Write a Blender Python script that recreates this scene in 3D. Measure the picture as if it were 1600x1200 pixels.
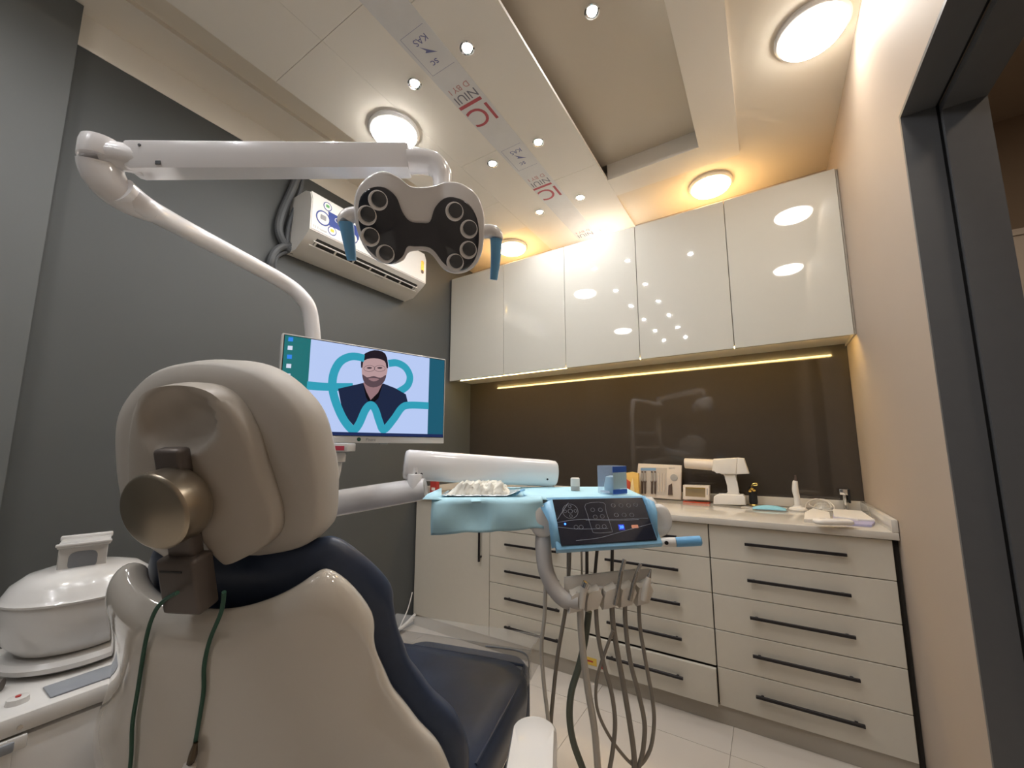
import bpy, bmesh, math, random
from mathutils import Vector, Matrix, noise
random.seed(7)
PI = math.pi
for o in list(bpy.data.objects): bpy.data.objects.remove(o)
S = bpy.context.scene
COL = S.collection

# ------------------------------------------------------------------ camera
EYE = 1.214
CAM_R = Vector((.8505, .5260, -.0026)); CAM_U = Vector((.0728, -.1127, .9910)); CAM_F = Vector((-.5210, .8430, .1340))
CAM_F.normalize(); CAM_R = (CAM_R - CAM_F*CAM_R.dot(CAM_F)).normalized(); CAM_U = CAM_R.cross(CAM_F)
FPX, PX, PY = 625.57, 811.44, 615.84
cd = bpy.data.cameras.new('camera'); cam = bpy.data.objects.new('camera', cd); COL.objects.link(cam)
cd.sensor_width = 36; cd.lens = FPX/1600*36; cd.shift_x = -(PX-800)/1600; cd.shift_y = (PY-600)/1600; cd.clip_start = .02
m = Matrix.Identity(4)
for i in range(3): m[i][0] = CAM_R[i]; m[i][1] = CAM_U[i]; m[i][2] = -CAM_F[i]
m[2][3] = EYE; cam.matrix_world = m
S.camera = cam
# ------------------------------------------------------------------ world, exposure
w = bpy.data.worlds.new('world'); S.world = w; w.use_nodes = True
w.node_tree.nodes['Background'].inputs[0].default_value = (.75, .72, .68, 1)
w.node_tree.nodes['Background'].inputs[1].default_value = .05
S.view_settings.view_transform = 'Standard'; S.view_settings.look = 'None'
S.view_settings.exposure = 1.62; S.view_settings.gamma = 1
LAMP_W = 11.0      # emission of the round ceiling panels
SPOT_W = 260.0     # emission of the small spots
HALL_W = 34.0  # emission of the added hallway lamp

def ray(px, py):
    return CAM_R*((px-PX)/FPX) + CAM_U*(-(py-PY)/FPX) + CAM_F
def at(px, py, d):  return Vector((0, 0, EYE)) + ray(px, py)*d
def onz(px, py, z): r = ray(px, py); return Vector((0, 0, EYE)) + r*((z-EYE)/r.z)
def ony(px, py, y): r = ray(px, py); return Vector((0, 0, EYE)) + r*(y/r.y)
def onx(px, py, x): r = ray(px, py); return Vector((0, 0, EYE)) + r*(x/r.x)

# ------------------------------------------------------------------ materials
def lin(c): return tuple((x/12.92 if x <= .04045 else ((x+.055)/1.055)**2.4) for x in c)
def hexc(h): return lin(tuple(int(h[i:i+2], 16)/255 for i in (0, 2, 4)))
MATS = {}
def mat(name, col, rough=.5, metal=0, var=.03, scale=30, bump=0, coat=0, emit=0, ecol=None, spec=.5, alpha=1, trans=0, ior=1.45):
    M = bpy.data.materials.new(name); M.use_nodes = True; nt = M.node_tree; b = nt.nodes['Principled BSDF']
    if isinstance(col, str): col = hexc(col)
    tc = nt.nodes.new('ShaderNodeTexCoord'); nz = nt.nodes.new('ShaderNodeTexNoise'); nz.inputs['Scale'].default_value = scale; nz.inputs['Detail'].default_value = 3
    nt.links.new(tc.outputs['Object'], nz.inputs['Vector'])
    mx = nt.nodes.new('ShaderNodeMix'); mx.data_type = 'RGBA'
    mx.inputs[6].default_value = (*[max(0, c*(1-var)) for c in col], 1); mx.inputs[7].default_value = (*[min(1, c*(1+var)) for c in col], 1)
    nt.links.new(nz.outputs['Fac'], mx.inputs[0]); nt.links.new(mx.outputs[2], b.inputs['Base Color'])
    b.inputs['Roughness'].default_value = rough; b.inputs['Metallic'].default_value = metal; b.inputs['Coat Weight'].default_value = coat
    b.inputs['Coat Roughness'].default_value = .03; b.inputs['Specular IOR Level'].default_value = spec; b.inputs['Alpha'].default_value = alpha
    b.inputs['Transmission Weight'].default_value = trans; b.inputs['IOR'].default_value = ior
    if bump:
        bp = nt.nodes.new('ShaderNodeBump'); bp.inputs['Strength'].default_value = bump; bp.inputs['Distance'].default_value = .002
        nt.links.new(nz.outputs['Fac'], bp.inputs['Height']); nt.links.new(bp.outputs[0], b.inputs['Normal'])
    if emit:
        b.inputs['Emission Color'].default_value = (*(ecol or col), 1); b.inputs['Emission Strength'].default_value = emit
    MATS[name] = M; return M
mat('greywall', (.084, .088, .087), .55, var=.06, scale=3, bump=.05)
mat('greywall2', (.12, .126, .123), .55, var=.06, scale=3, bump=.05)
mat('beigewall', (.47, .385, .31), .6, var=.03, scale=4, bump=.04)
mat('rearwall', (.16, .16, .155), .7)
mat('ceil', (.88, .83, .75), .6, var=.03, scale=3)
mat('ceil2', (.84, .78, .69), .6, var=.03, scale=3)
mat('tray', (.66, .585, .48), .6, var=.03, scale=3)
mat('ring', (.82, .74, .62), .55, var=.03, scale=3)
mat('seam', (.52, .47, .41), .8)
mat('film', (.78, .77, .76), .25, var=.06, scale=12, bump=.2)
mat('print_red', (.50, .10, .12), .5); mat('print_pink', (.55, .28, .28), .5); mat('print_grey', (.20, .20, .24), .5); mat('print_blue', (.16, .17, .34), .5)
mat('gloss', (.66, .635, .56), .03, var=.01, coat=1)
mat('carcass', (.60, .56, .48), .4, var=.02)
mat('lower', (.66, .615, .53), .28, var=.02)
mat('plinth', (.45, .405, .34), .4)
mat('gap_shade', (.03, .026, .022), .8)  # near-black colour for the shade in gaps and behind drawer fronts
mat('handle', (.025, .022, .024), .35, metal=.4)
mat('splash', (.050, .041, .034), .05, var=.05, coat=.6)
mat('tile', (.68, .62, .55), .13, var=.04, scale=2.5)
mat('grout', (.50, .45, .39), .8)
mat('frame', (.12, .122, .127), .45, var=.05)
mat('brown', (.24, .18, .13), .6); mat('hallceil', (.35, .29, .23), .7); mat('hallwhite', (.62, .57, .52), .5)
mat('white', (.74, .725, .70), .22, var=.01, coat=.5)
mat('lampwhite', (.86, .84, .84), .18, var=.01, coat=.7)
mat('ac', (.74, .71, .66), .35, var=.01)
mat('ac_panel', (.80, .79, .76), .2, var=.01, coat=.3)
mat('shell', (.60, .565, .51), .08, var=.01, coat=1)
mat('plate', (.44, .40, .35), .33, var=.02)
mat('hcush', (.50, .47, .43), .5, var=.02, bump=.05, scale=120)
mat('navy', (.026, .040, .078), .38, var=.15, scale=60, bump=.08)
mat('bracket', (.13, .11, .10), .42, metal=.3)
mat('knob', (.40, .345, .27), .28, metal=.9, var=.05, scale=40)
mat('steel', (.62, .60, .57), .2, metal=1)
mat('chrome', (.75, .75, .75), .08, metal=1)
mat('lens', (.020, .024, .036), .10, coat=.8)
mat('reflector', (.50, .52, .54), .25, metal=.6)
mat('reflector_dark', (.10, .105, .115), .18, metal=.5)
mat('bluewrap', (.16, .42, .72), .4, var=.06)
mat('napkin', (.47, .76, .88), .75, var=.04, scale=40, bump=.15)
mat('bluefilm', (.24, .50, .74), .22, var=.15, scale=30, bump=.3)
mat('blackpanel', (.012, .014, .026), .12, coat=.6, bump=.12, scale=14)
mat('icon', (.32, .33, .36), .4)
mat('clearfilm', (.55, .60, .70), .15)
mat('gauze', (.80, .77, .68), .9, bump=1.0, scale=45)
mat('foil', (.75, .80, .84), .25, metal=.6, var=.2, scale=60, bump=.5)
mat('hose', (.24, .215, .185), .45); mat('hose_light', (.50, .47, .42), .4); mat('hose_green', (.13, .15, .12), .45); mat('hose_dark', (.11, .095, .085), .45)
mat('holder', (.70, .65, .58), .4, var=.02)
mat('armgrey', (.50, .475, .455), .35)
mat('black', (.012, .012, .013), .4); mat('darkslot', (.03, .028, .025), .6)
mat('red', (.45, .045, .04), .4); mat('redlabel', (.60, .06, .10), .4)
mat('marble', (.66, .62, .56), .12, var=.14, scale=5, coat=.3)
mat('kit', (.74, .65, .56), .35); mat('kit_in', (.60, .53, .46), .4); mat('kitgrey', (.42, .40, .38), .4); mat('kitblue', (.25, .42, .62), .4); mat('kitbrown', (.09, .06, .05), .4)
mat('gold', (.80, .55, .16), .25, metal=.9); mat('goldwin', (.62, .47, .27), .15, metal=.7)
mat('toothyellow', (.78, .50, .14), .4); mat('toothcream', (.85, .66, .34), .4); mat('toothred', (.50, .07, .03), .4)
mat('paper', (.78, .74, .69), .7); mat('lilac', (.46, .43, .62), .6); mat('mask', (.28, .60, .74), .8)
mat('green', (.02, .085, .055), .6); mat('brass', (.10, .075, .05), .35, metal=.7)
mat('acblue', (.02, .05, .26), .4); mat('actext', (.28, .28, .3), .5); mat('acyellow', (.75, .60, .05), .4); mat('acgreen', (.1, .35, .12), .4)
mat('pipe', (.10, .105, .11), .5); mat('plasticgrey', (.28, .30, .33), .4)
mat('yellowtag', (.75, .50, .08), .5)
mat('boxblue', (.04, .12, .48), .3); mat('boxlabel', (.42, .60, .68), .4)
mat('hallvent', (.02, .02, .02), .5)
def glow(name, col, strength): return mat(name, col, .4, var=0, emit=strength, ecol=col)
glow('em_lamp', (1, .95, .87), LAMP_W); glow('em_warm', (1, .68, .32), LAMP_W*.8); glow('em_spot', (.96, .97, 1), SPOT_W); glow('em_strip', (1, .70, .26), 16)
glow('em_hall', (1, .8, .6), HALL_W)
def screenmat(name, h, s=.8): s *= .40; c = hexc(h); return mat(name, (0, 0, 0), .15, var=0, emit=s, ecol=c)
screenmat('s_bg', 'b4c6ee', .85); screenmat('s_teal', '1f6f72', .8); screenmat('s_teal2', '1e5a70', .8); screenmat('s_tooth', '2f96ae', .9); screenmat('s_bar', '22305c', .7)
screenmat('s_navy', '1f2b48', .7); screenmat('s_black', '0d0c14', .7); screenmat('s_skin', 'b39496', .85); screenmat('s_skin2', '96757a', .8); screenmat('s_hair', '221c28', .7); screenmat('s_beard', '5d4a52', .75)
screenmat('s_white', 'd5dcf0', .8); screenmat('s_blue', '2f7fe0', .9); screenmat('s_red', 'd0506a', .9)
glow('em_blue', (.02, .10, 1), 3); glow('em_bluedim', (.02, .04, .5), .06); glow('em_orange', (.5, .2, .12), .10)
def glassmat(name, col, a):
    M = bpy.data.materials.new(name); M.use_nodes = True; nt = M.node_tree; b = nt.nodes['Principled BSDF']
    b.inputs['Base Color'].default_value = (*col, 1); b.inputs['Roughness'].default_value = .08; b.inputs['Alpha'].default_value = a
    MATS[name] = M
glassmat('clearplastic', (.62, .62, .62), .20); glassmat('boxclear', (.55, .68, .9), .30); glassmat('bagclear', (.8, .78, .74), .3)

# ------------------------------------------------------------------ mesh helpers
ORG = {}
def base(o):
    while o.parent: o = o.parent
    return ORG.get(o.name, Vector((0, 0, 0)))
class MB:
    def __init__(s, mtx=None): s.bm = bmesh.new(); s.m = mtx or Matrix.Identity(4)
    def v(s, p): return s.bm.verts.new(s.m @ Vector(p))
    def poly(s, pts): return s.bm.faces.new([s.v(p) for p in pts])
    def box(s, x0, x1, y0, y1, z0, z1, bev=0, seg=2):
        vs = [s.v(p) for p in ((x0,y0,z0),(x1,y0,z0),(x1,y1,z0),(x0,y1,z0),(x0,y0,z1),(x1,y0,z1),(x1,y1,z1),(x0,y1,z1))]
        fs = [s.bm.faces.new([vs[i] for i in f]) for f in ((0,3,2,1),(4,5,6,7),(0,1,5,4),(1,2,6,5),(2,3,7,6),(3,0,4,7))]
        if bev:
            es = list({e for f in fs for e in f.edges})
            bmesh.ops.bevel(s.bm, geom=es, offset=bev, segments=seg, affect='EDGES', profile=.5)
        return s
    def rings(s, rs, close=True, cap0=True, cap1=True):
        prev = None; first = None
        for r in rs:
            cur = [s.v(p) for p in r]
            if prev:
                n = len(cur)
                for i in range(n if close else n-1):
                    j = (i+1) % n
                    s.bm.faces.new((prev[i], prev[j], cur[j], cur[i]))
            else: first = cur
            prev = cur
        if close and cap0 and len(first) > 2: s.bm.faces.new(list(reversed(first)))
        if close and cap1 and len(prev) > 2: s.bm.faces.new(prev)
        return s
    def tube(s, pts, r, seg=10, smooth=0, flat=None):
        pts = [Vector(p) for p in pts]
        rr = list(r) if isinstance(r, (list, tuple)) else [r]*len(pts)
        if smooth: pts, rr = catmull(pts, rr, smooth)
        n = len(pts); rs = []; up = None
        for i, p in enumerate(pts):
            t = (pts[min(i+1, n-1)] - pts[max(i-1, 0)]).normalized()
            if up is None:
                up = Vector((0, 0, 1)) if abs(t.z) < .9 else Vector((1, 0, 0))
            up = (up - t*up.dot(t)).normalized(); sd = t.cross(up)
            fx, fy = flat or (1, 1)
            rs.append([p + (sd*math.cos(a)*fx + up*math.sin(a)*fy)*rr[i] for a in [2*PI*k/seg for k in range(seg)]])
        return s.rings(rs)
    def lathe(s, prof, c, seg=28, axis=(0, 0, 1), arc=None):
        ax = Vector(axis).normalized(); q = Vector((0, 0, 1)).rotation_difference(ax); c = Vector(c)
        rs = [[c + q @ Vector((max(r, 1e-4)*math.cos(a), max(r, 1e-4)*math.sin(a), z)) for a in [2*PI*k/seg for k in range(seg)]] for r, z in prof]
        return s.rings(rs)
    def prism(s, out, z0, z1, bev=0, seg=2):
        n = len(out); a = [s.v((x, y, z0)) for x, y in out]; b = [s.v((x, y, z1)) for x, y in out]
        fs = [s.bm.faces.new(list(reversed(a))), s.bm.faces.new(b)]
        for i in range(n): fs.append(s.bm.faces.new((a[i], a[(i+1) % n], b[(i+1) % n], b[i])))
        if bev: bmesh.ops.bevel(s.bm, geom=list(set(fs[0].edges) | set(fs[1].edges)), offset=bev, segments=seg, affect='EDGES', profile=.5)
        return s
    def grid(s, rows, close=False):
        return s.rings(rows, close=close, cap0=False, cap1=False)
    def loft(s, out, layers):
        """outline in x,y scaled about its centre, moved along z: layers of (z, scale)"""
        cx = sum(p[0] for p in out)/len(out); cy = sum(p[1] for p in out)/len(out)
        return s.rings([[(cx+(x-cx)*k, cy+(y-cy)*k, z) for x, y in out] for z, k in layers])
    def build(s, name, m, parent=None, angle=35, mods=()):
        bmesh.ops.recalc_face_normals(s.bm, faces=s.bm.faces)
        me = bpy.data.meshes.new(name); s.bm.to_mesh(me); s.bm.free()
        if parent: me.transform(Matrix.Translation(-base(parent)))
        o = bpy.data.objects.new(name, me); COL.objects.link(o)
        if parent: o.parent = parent
        me.materials.append(MATS[m])
        for p in me.polygons: p.use_smooth = True
        me.set_sharp_from_angle(angle=math.radians(angle))
        for t, kw in mods:
            md = o.modifiers.new(t.lower(), t)
            for k, v in kw.items(): setattr(md, k, v)
        return o
def catmull(pts, rr, k):
    o = []; q = []; n = len(pts)
    for i in range(n-1):
        p0, p1, p2, p3 = pts[max(i-1, 0)], pts[i], pts[i+1], pts[min(i+2, n-1)]
        for j in range(k):
            t = j/k
            o.append(.5*((2*p1)+(p2-p0)*t+(2*p0-5*p1+4*p2-p3)*t*t+(3*p1-p0-3*p2+p3)*t**3)); q.append(rr[i]*(1-t)+rr[i+1]*t)
    o.append(pts[-1]); q.append(rr[-1]); return o, q
def cat2(pts, k=6, closed=True):
    n = len(pts); o = []
    for i in range(n if closed else n-1):
        g = (lambda j: Vector(pts[j % n])) if closed else (lambda j: Vector(pts[max(0, min(n-1, j))]))
        p0, p1, p2, p3 = g(i-1), g(i), g(i+1), g(i+2)
        for j in range(k):
            t = j/k; o.append(tuple(.5*((2*p1)+(p2-p0)*t+(2*p0-5*p1+4*p2-p3)*t*t+(3*p1-p0-3*p2+p3)*t**3)))
    if not closed: o.append(tuple(pts[-1]))
    return o
def rrect(x0, x1, y0, y1, r, n=5):
    o = []
    for cx, cy, a0 in ((x1-r, y1-r, 0), (x0+r, y1-r, PI/2), (x0+r, y0+r, PI), (x1-r, y0+r, 1.5*PI)):
        o += [(cx+r*math.cos(a0+PI/2*k/n), cy+r*math.sin(a0+PI/2*k/n)) for k in range(n+1)]
    return o
def circ(cx, cy, r, n=20, ry=None): return [(cx+r*math.cos(2*PI*k/n), cy+(ry or r)*math.sin(2*PI*k/n)) for k in range(n)]
def frame(o, x, y, z):
    M = Matrix.Identity(4)
    for i in range(3): M[i][0] = x[i]; M[i][1] = y[i]; M[i][2] = z[i]; M[i][3] = o[i]
    return M
SUB = lambda n=2: ('SUBSURF', dict(levels=n, render_levels=n))
def tag(o, label=None, cat=None, group=None, kind=None):
    if label: o['label'] = label
    if cat: o['category'] = cat
    if group: o['group'] = group
    if kind: o['kind'] = kind
    return o
def thing(name, loc, label, cat, group=None):
    o = bpy.data.objects.new(name, None); COL.objects.link(o); o.location = Vector(loc); o.empty_display_size = .05
    ORG[o.name] = Vector(loc); return tag(o, label, cat, group)
def struct(o): return tag(o, kind='structure')
def text(name, body, M, size, m, parent, align='CENTER', ext=.0002):
    cu = bpy.data.curves.new(name, 'FONT'); cu.body = body; cu.size = size; cu.align_x = align; cu.align_y = 'CENTER'; cu.extrude = ext; cu.resolution_u = 5
    t = bpy.data.objects.new('tmp', cu); COL.objects.link(t)
    bpy.context.view_layer.update()
    me = bpy.data.meshes.new_from_object(t.evaluated_get(bpy.context.evaluated_depsgraph_get())); bpy.data.objects.remove(t); bpy.data.curves.remove(cu)
    me.name = name; me.transform(M); me.transform(Matrix.Translation(-base(parent)))
    me.materials.clear(); me.materials.append(MATS[m])
    o = bpy.data.objects.new(name, me); COL.objects.link(o); o.parent = parent; return o
def copy_tree(o, parent=None):
    c = o.copy(); COL.objects.link(c)
    if parent: c.parent = parent
    for ch in list(o.children): copy_tree(ch, c)
    return c

# ------------------------------------------------------------------ room shell
XL, XR, YN, YB = -2.2, .40, -1.75, 2.75
fl = struct(MB().box(XL-.2, 2.4, YN-.2, 3.0, -.06, -.004).build('floor', 'grout'))
tm = None
TS = .60
for i in range(-4, 3):
    for j in range(-3, 5):
        x0, y0 = .38+i*TS-.6, .15+j*TS
        xa, xb, ya, yb = max(x0, XL), min(x0+TS, 2.3), max(y0, YN), min(y0+TS, YB)
        if xb-xa < .02 or yb-ya < .02: continue
        MB().box(xa+.001, xb-.001, ya+.001, yb-.001, -.004, 0).build('tile', 'tile', fl)
struct(MB().box(XL-.15, XR+.16, YB, YB+.12, 0, 3.05).build('wall_back', 'beigewall'))
sp = MB().box(XL+.001, XR-.001, YB-.008, YB, .935, 1.79).build('backsplash', 'splash', bpy.data.objects['wall_back']); sp['label'] = 'glossy dark brown backsplash panel'
wl = struct(MB().box(XL-.15, XL, YN-.1, YB+.1, 0, 3.05).build('wall_left', 'greywall'))
MB().box(XL, XL+.05, YN, .253, 0, 2.93).build('pillar_face', 'greywall2', wl)
MB().box(XL, XL+.004, .253, 2.33, 2.794, 2.934).build('beige_fascia', 'ceil', wl)
struct(MB().box(XL-.1, XR+.1, YN-.12, YN, 0, 3.05).build('wall_rear', 'rearwall'))
DY0, DY1, DZ, JX = .50, 1.505, 2.188, .56
wr = struct(MB().box(XR, JX, DY1, YB, 0, 3.05).box(XR, JX, YN, DY0, 0, 3.05).box(XR, JX, DY0, DY1, DZ, 3.05).build('wall_right', 'beigewall'))
# dark door lining: outer reveal, groove, inner reveal
d = struct(MB().box(XR-.001, .474, DY1-.012, DY1, 0, DZ).box(XR-.001, .474, DY0, DY0+.012, 0, DZ).build('door_1', 'frame'))
MB().box(XR-.001, .474, DY0+.012, DY1-.012, DZ-.012, DZ).build('head_lining', 'frame', d)
MB().box(.482, JX+.01, DY1-.022, DY1, 0, DZ-.012).box(.482, JX+.01, DY0, DY0+.022, 0, DZ-.012).build('inner_jamb', 'frame', d)
MB().box(.482, JX+.01, DY0+.022, DY1-.022, DZ-.034, DZ-.012).build('inner_head', 'frame', d)
MB().box(.474, .482, DY1-.006, DY1, 0, DZ).box(.474, .482, DY0, DY0+.006, 0, DZ).box(.474, .482, DY0, DY1, DZ-.006, DZ).build('shadow_groove', 'black', d)
# hallway beyond the door
hb = struct(MB().box(JX, 2.4, 2.77, 2.9, 0, 3.0).build('wall_hall_back', 'brown'))
struct(MB().box(2.3, 2.4, -.8, 2.77, 0, 3.0).build('wall_hall_side', 'brown'))
struct(MB().box(JX, 2.4, -.9, -.8, 0, 3.0).build('wall_hall_near', 'brown'))
struct(MB().box(JX, 2.4, -.9, 2.9, 2.814, 3.0).build('ceiling_hall', 'hallceil'))
t = thing('hall_board', (1.3, 2.75, 1.2), 'pale board on the brown hallway wall seen through the doorway', 'board')
MB().box(.60, 1.9, 2.738, 2.765, 1.0, 2.23, .004).build('board', 'hallwhite', t)
MB().box(.60, 1.9, 2.728, 2.738, 2.20, 2.23).build('edge_trim', 'hallwhite', t)
t = thing('louvre_vent', (1.2, 2.7, 1.5), 'black louvred vent on the pale board in the hallway', 'vent')
MB().box(1.0, 1.5, 2.71, 2.737, 1.42, 1.80).build('vent_back', 'hallvent', t)
for k in range(9): MB().box(1.0, 1.5, 2.68, 2.715, 1.435+k*.04, 1.447+k*.04).build('slat', 'plasticgrey' if k % 2 else 'hallvent', t)
t = thing('hall_fill_lamp', (1.3, 1.2, 2.8), 'added round lamp out of view behind the wall, brightening the hallway', 'lamp')  # unseen lamp, added to brighten the hallway
MB().lathe([(.12, .014), (.12, 0), (.11, -.006)], (1.3, 1.2, 2.8), 24).build('rim', 'white', t)
MB().lathe([(.105, -.0065), (.105, -.010)], (1.3, 1.2, 2.8), 24).build('diffuser', 'em_hall', t)

# ceiling
ZC, ZR, ZT = 2.80, 2.814, 2.90
ce = struct(MB().box(XL-.1, XR+.16, YN-.1, YB+.1, 3.0, 3.1).build('ceiling', 'ceil2'))
def cpart(name, m, *boxes):
    b = MB()
    for q in boxes: b.box(*q)
    return b.build(name, m, ce)
cpart('ring_panel', 'ring', (-.02, XR, YN, YB, ZR, 2.99), (XL, -.02, 2.33, YB, ZR, 2.99))
cpart('frame_panel', 'ceil', (-.203, -.02, YN, 2.325, ZC, 2.99), (-.706, -.203, 2.152, 2.325, ZC, 2.99))
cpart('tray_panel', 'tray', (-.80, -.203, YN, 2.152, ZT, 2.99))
# left panel in boards with fine joints
xs = [-1.713, -1.375, -1.05, -.706]; ys = [YN, -.46, .76, 1.985, 2.33]
for j in range(4):
    MB().box(-1.713, -1.376, ys[j]+.001, ys[j+1]-.001, ZC, ZC+.016).build('ceiling_board', 'ceil', ce)
for x0, x1, yy in ((-1.376, -1.055, [YN, -.30, .76, 1.60, YB]), (-1.055, -.706, [YN, -.4, .85, 1.985, YB])):
    for j in range(4): MB().box(x0+.001, x1-.001, yy[j]+.001, yy[j+1]-.001, ZC, ZC+.016).build('ceiling_board', 'ceil', ce)
MB().box(-1.71, -.71, YN, 2.33, ZC+.016, ZC+.02).build('board_backing', 'seam', ce)
MB().box(-1.37, -.71, 2.33, YB, ZC+.012, ZC+.016).build('board_backing', 'seam', ce)
cpart('side_soffit', 'ceil2', (XL, -1.99, YN, 2.33, 2.934, 2.99))
cpart('cove_soffit', 'ring', (-1.99, -1.66, YN, 2.33, 2.955, 2.99))
# printed protective film on the ceiling boards
fm = thing('protective_film', (-1.05, 1.0, ZC), 'strip of translucent protective film printed in red and blue on the ceiling', 'film strip')
MB().box(-1.128, -.978, -.6, YB-.002, ZC-.0015, ZC-.0003).build('film', 'film', fm)
def tmtx(x, y): return frame((x, y, ZC-.0018), (-1, 0, 0), (0, 1, 0), (0, 0, -1))
for k in range(-1, 3):
    y = 1.37+.70*k
    if y < 2.4:
        text('print', 'IC', tmtx(-1.055, y), .15, 'print_red', fm)
        MB().box(-1.125, -1.0, y-.085, y-.068, ZC-.0021, ZC-.0016).build('print_bar', 'print_red', fm)
        MB(tmtx(-1.05, y-.36)).box(-.058, .062, -.0905, -.0895, 0, .0003).box(-.058, .062, .0895, .0905, 0, .0003).box(.0615, .0625, -.09, .09, 0, .0003).build('print_frame', 'print_blue', fm)
        MB(tmtx(-1.05, y-.36)).prism([(-.03, .02), (.02, -.03), (.006, -.006), (.016, .0)], 0, .0003).build('print_arrow', 'print_blue', fm)
        text('print', 'KAS', tmtx(-1.045, y-.41), .038, 'print_blue', fm)
        text('print', 'sc', tmtx(-1.06, y-.31), .045, 'print_blue', fm)
    text('print', 'NIUI', tmtx(-1.055, y-.118), .062, 'print_grey', fm)
    text('print', 'D BY I', tmtx(-1.055, y-.168), .04, 'print_pink', fm)

# round ceiling panels
def lamp(x, y, z, warm, label, r=.11):
    t = thing('ceiling_lamp', (x, y, z), label, 'ceiling lamp', 'round ceiling panel lamps')
    MB().lathe([(r+.012, 0), (r+.014, -.012), (r+.006, -.020), (r, -.022)], (x, y, z), 40).build('rim', 'white', t)
    MB().lathe([(r-.001, -.018), (r-.001, -.026), (r*.92, -.036), (r*.7, -.046), (r*.4, -.051), (.001, -.053)], (x, y, z), 40).build('diffuser', 'em_warm' if warm else 'em_lamp', t)
lamp(.255, 1.735, ZR, 0, 'round white panel lamp on the ceiling beside the beige wall, between doorway and wall cabinets')
lamp(.26, .75, ZR, 0, 'round panel lamp on the ceiling beside the beige wall, level with the doorway')
lamp(-.189, 2.533, ZR, 1, 'round warm panel lamp on the ceiling just above the wall cabinets, right of the film')
lamp(-1.632, 2.533, ZR, 1, 'round warm panel lamp on the ceiling above the wall cabinets, behind the operating light')
lamp(-1.485, 1.215, ZC, 0, 'round white panel lamp on the ceiling boards above the operating light arm')
lamp(-1.56, -.28, ZC, 0, 'round panel lamp on the ceiling boards behind the dental chair')
# small spots
def spot(x, y, z, n):
    t = thing('spotlight', (x, y, z), n, 'spotlight', 'small recessed ceiling spots')
    MB().lathe([(.030, 0), (.030, -.004), (.024, -.006), (.019, -.003)], (x, y, z), 20).build('bezel', 'chrome', t)
    MB().lathe([(.018, -.002), (.017, -.006), (.001, -.008)], (x, y, z), 16).build('lens', 'em_spot', t)
ORD = ['first', 'second', 'third', 'fourth', 'fifth', 'sixth', 'seventh', 'eighth']
for k, y in enumerate((2.655, 2.215, 1.667, 1.083, .55, 0, -.555, -1.12)): spot(-.910, y, ZC, ORD[k]+' spotlight from the wall cabinets in the row between film strip and ceiling tray')
for k, y in enumerate((2.218, 1.670, 1.084, .56, 0, -.56, -1.13)): spot(-1.205, y, ZC, ORD[k]+' spotlight from the wall cabinets in the row on the film strip\'s air conditioner side')
spot(-.463, 1.295, ZT, 'single bright spotlight inside the recessed ceiling tray')

# ------------------------------------------------------------------ cabinets
YU, YLW = 2.45, 2.13
ub, ut = EYE+.545, EYE+1.416
ux = [-2.187, -1.655, -1.140, -.637, -.122, .391]
names = ['beside the grey wall and air conditioner', 'second from the grey wall, below a warm ceiling lamp', 'showing two round lamp reflections, under the film strip', 'with a cluster of tiny spot reflections', 'against the beige wall with two round lamp reflections']
for i in range(5):
    a, b = ux[i], ux[i+1]
    t = thing('wall_cabinet', ((a+b)/2, 2.6, ub), 'glossy off-white wall cabinet '+names[i], 'cabinet', 'wall cabinets')
    MB().box(a+.0005, b-.0005, YU+.021, YB-.009, ub+.0145, ut).build('body', 'carcass', t)
    MB().box(a+.0018, b-.0018, YU, YU+.018, ub-.003*(i > 1), ut+.002, .001, 1).build('door', 'gloss', t)
MB_ = MB().box(.392, .399, YU+.01, YB-.01, ub, ut)
t = thing('filler_strip', (.395, 2.6, ub), 'narrow dark filler strip between the wall cabinets and the beige wall', 'trim'); MB_.build('strip', 'plinth', t)
t = thing('led_strip', (-.85, 2.48, ub), 'glowing warm led strip under the wall cabinets', 'led strip')
MB().tube([(-2.09, YU+.029, ub+.004), (.36, YU+.029, ub+.0085)], .0055, 8).build('light_tube', 'em_strip', t)
MB().box(-2.10, .37, YU+.022, YU+.040, ub+.0115, ub+.0138).build('profile', 'steel', t)

ZB = .077   # bottom of drawer fronts
ZTOP = .860
def handle_h(x0, x1, z, y, parent):
    h = MB().box(x0, x1, y-.024, y-.014, z-.006, z+.006, .001, 1).box(x0+.02, x0+.03, y-.015, y, z-.003, z+.003).box(x1-.03, x1-.02, y-.015, y, z-.003, z+.003)
    return h.build('handle', 'handle', parent)
lx = [-2.188, -1.540, -.922, -.272, .381]
t = thing('base_cupboard', (-1.864, 2.4, 0), 'off-white base cupboard with one vertical black handle, beside the grey wall', 'cabinet', 'base cabinets')
MB().box(lx[0], lx[1]-.001, YLW+.021, YB-.0095, ZB, ZTOP).build('body', 'carcass', t)
dr = MB().box(lx[0], lx[1]-.002, YLW, YLW+.018, ZB, ZTOP-.002, .001, 1).build('door', 'lower', t)
MB().box(-1.609, -1.597, YLW-.030, YLW-.020, .508, .80, .001, 1).box(-1.607, -1.599, YLW-.021, YLW, .53, .54).box(-1.607, -1.599, YLW-.021, YLW, .765, .775).build('handle', 'handle', dr)
dz = [ZTOP-.002, .706, .550, .395, .238, ZB]
hz = [.787, .634, .479, .324, .164]
hx = [(-1.414, -1.050), (-.779, -.413), (-.125, .234)]
lab = ['stack of off-white drawers next to the tall-handled cupboard, partly behind the delivery tray', 'stack of off-white drawers with its bottom drawer slightly open, behind the hoses', 'stack of five off-white drawers against the beige wall']
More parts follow.
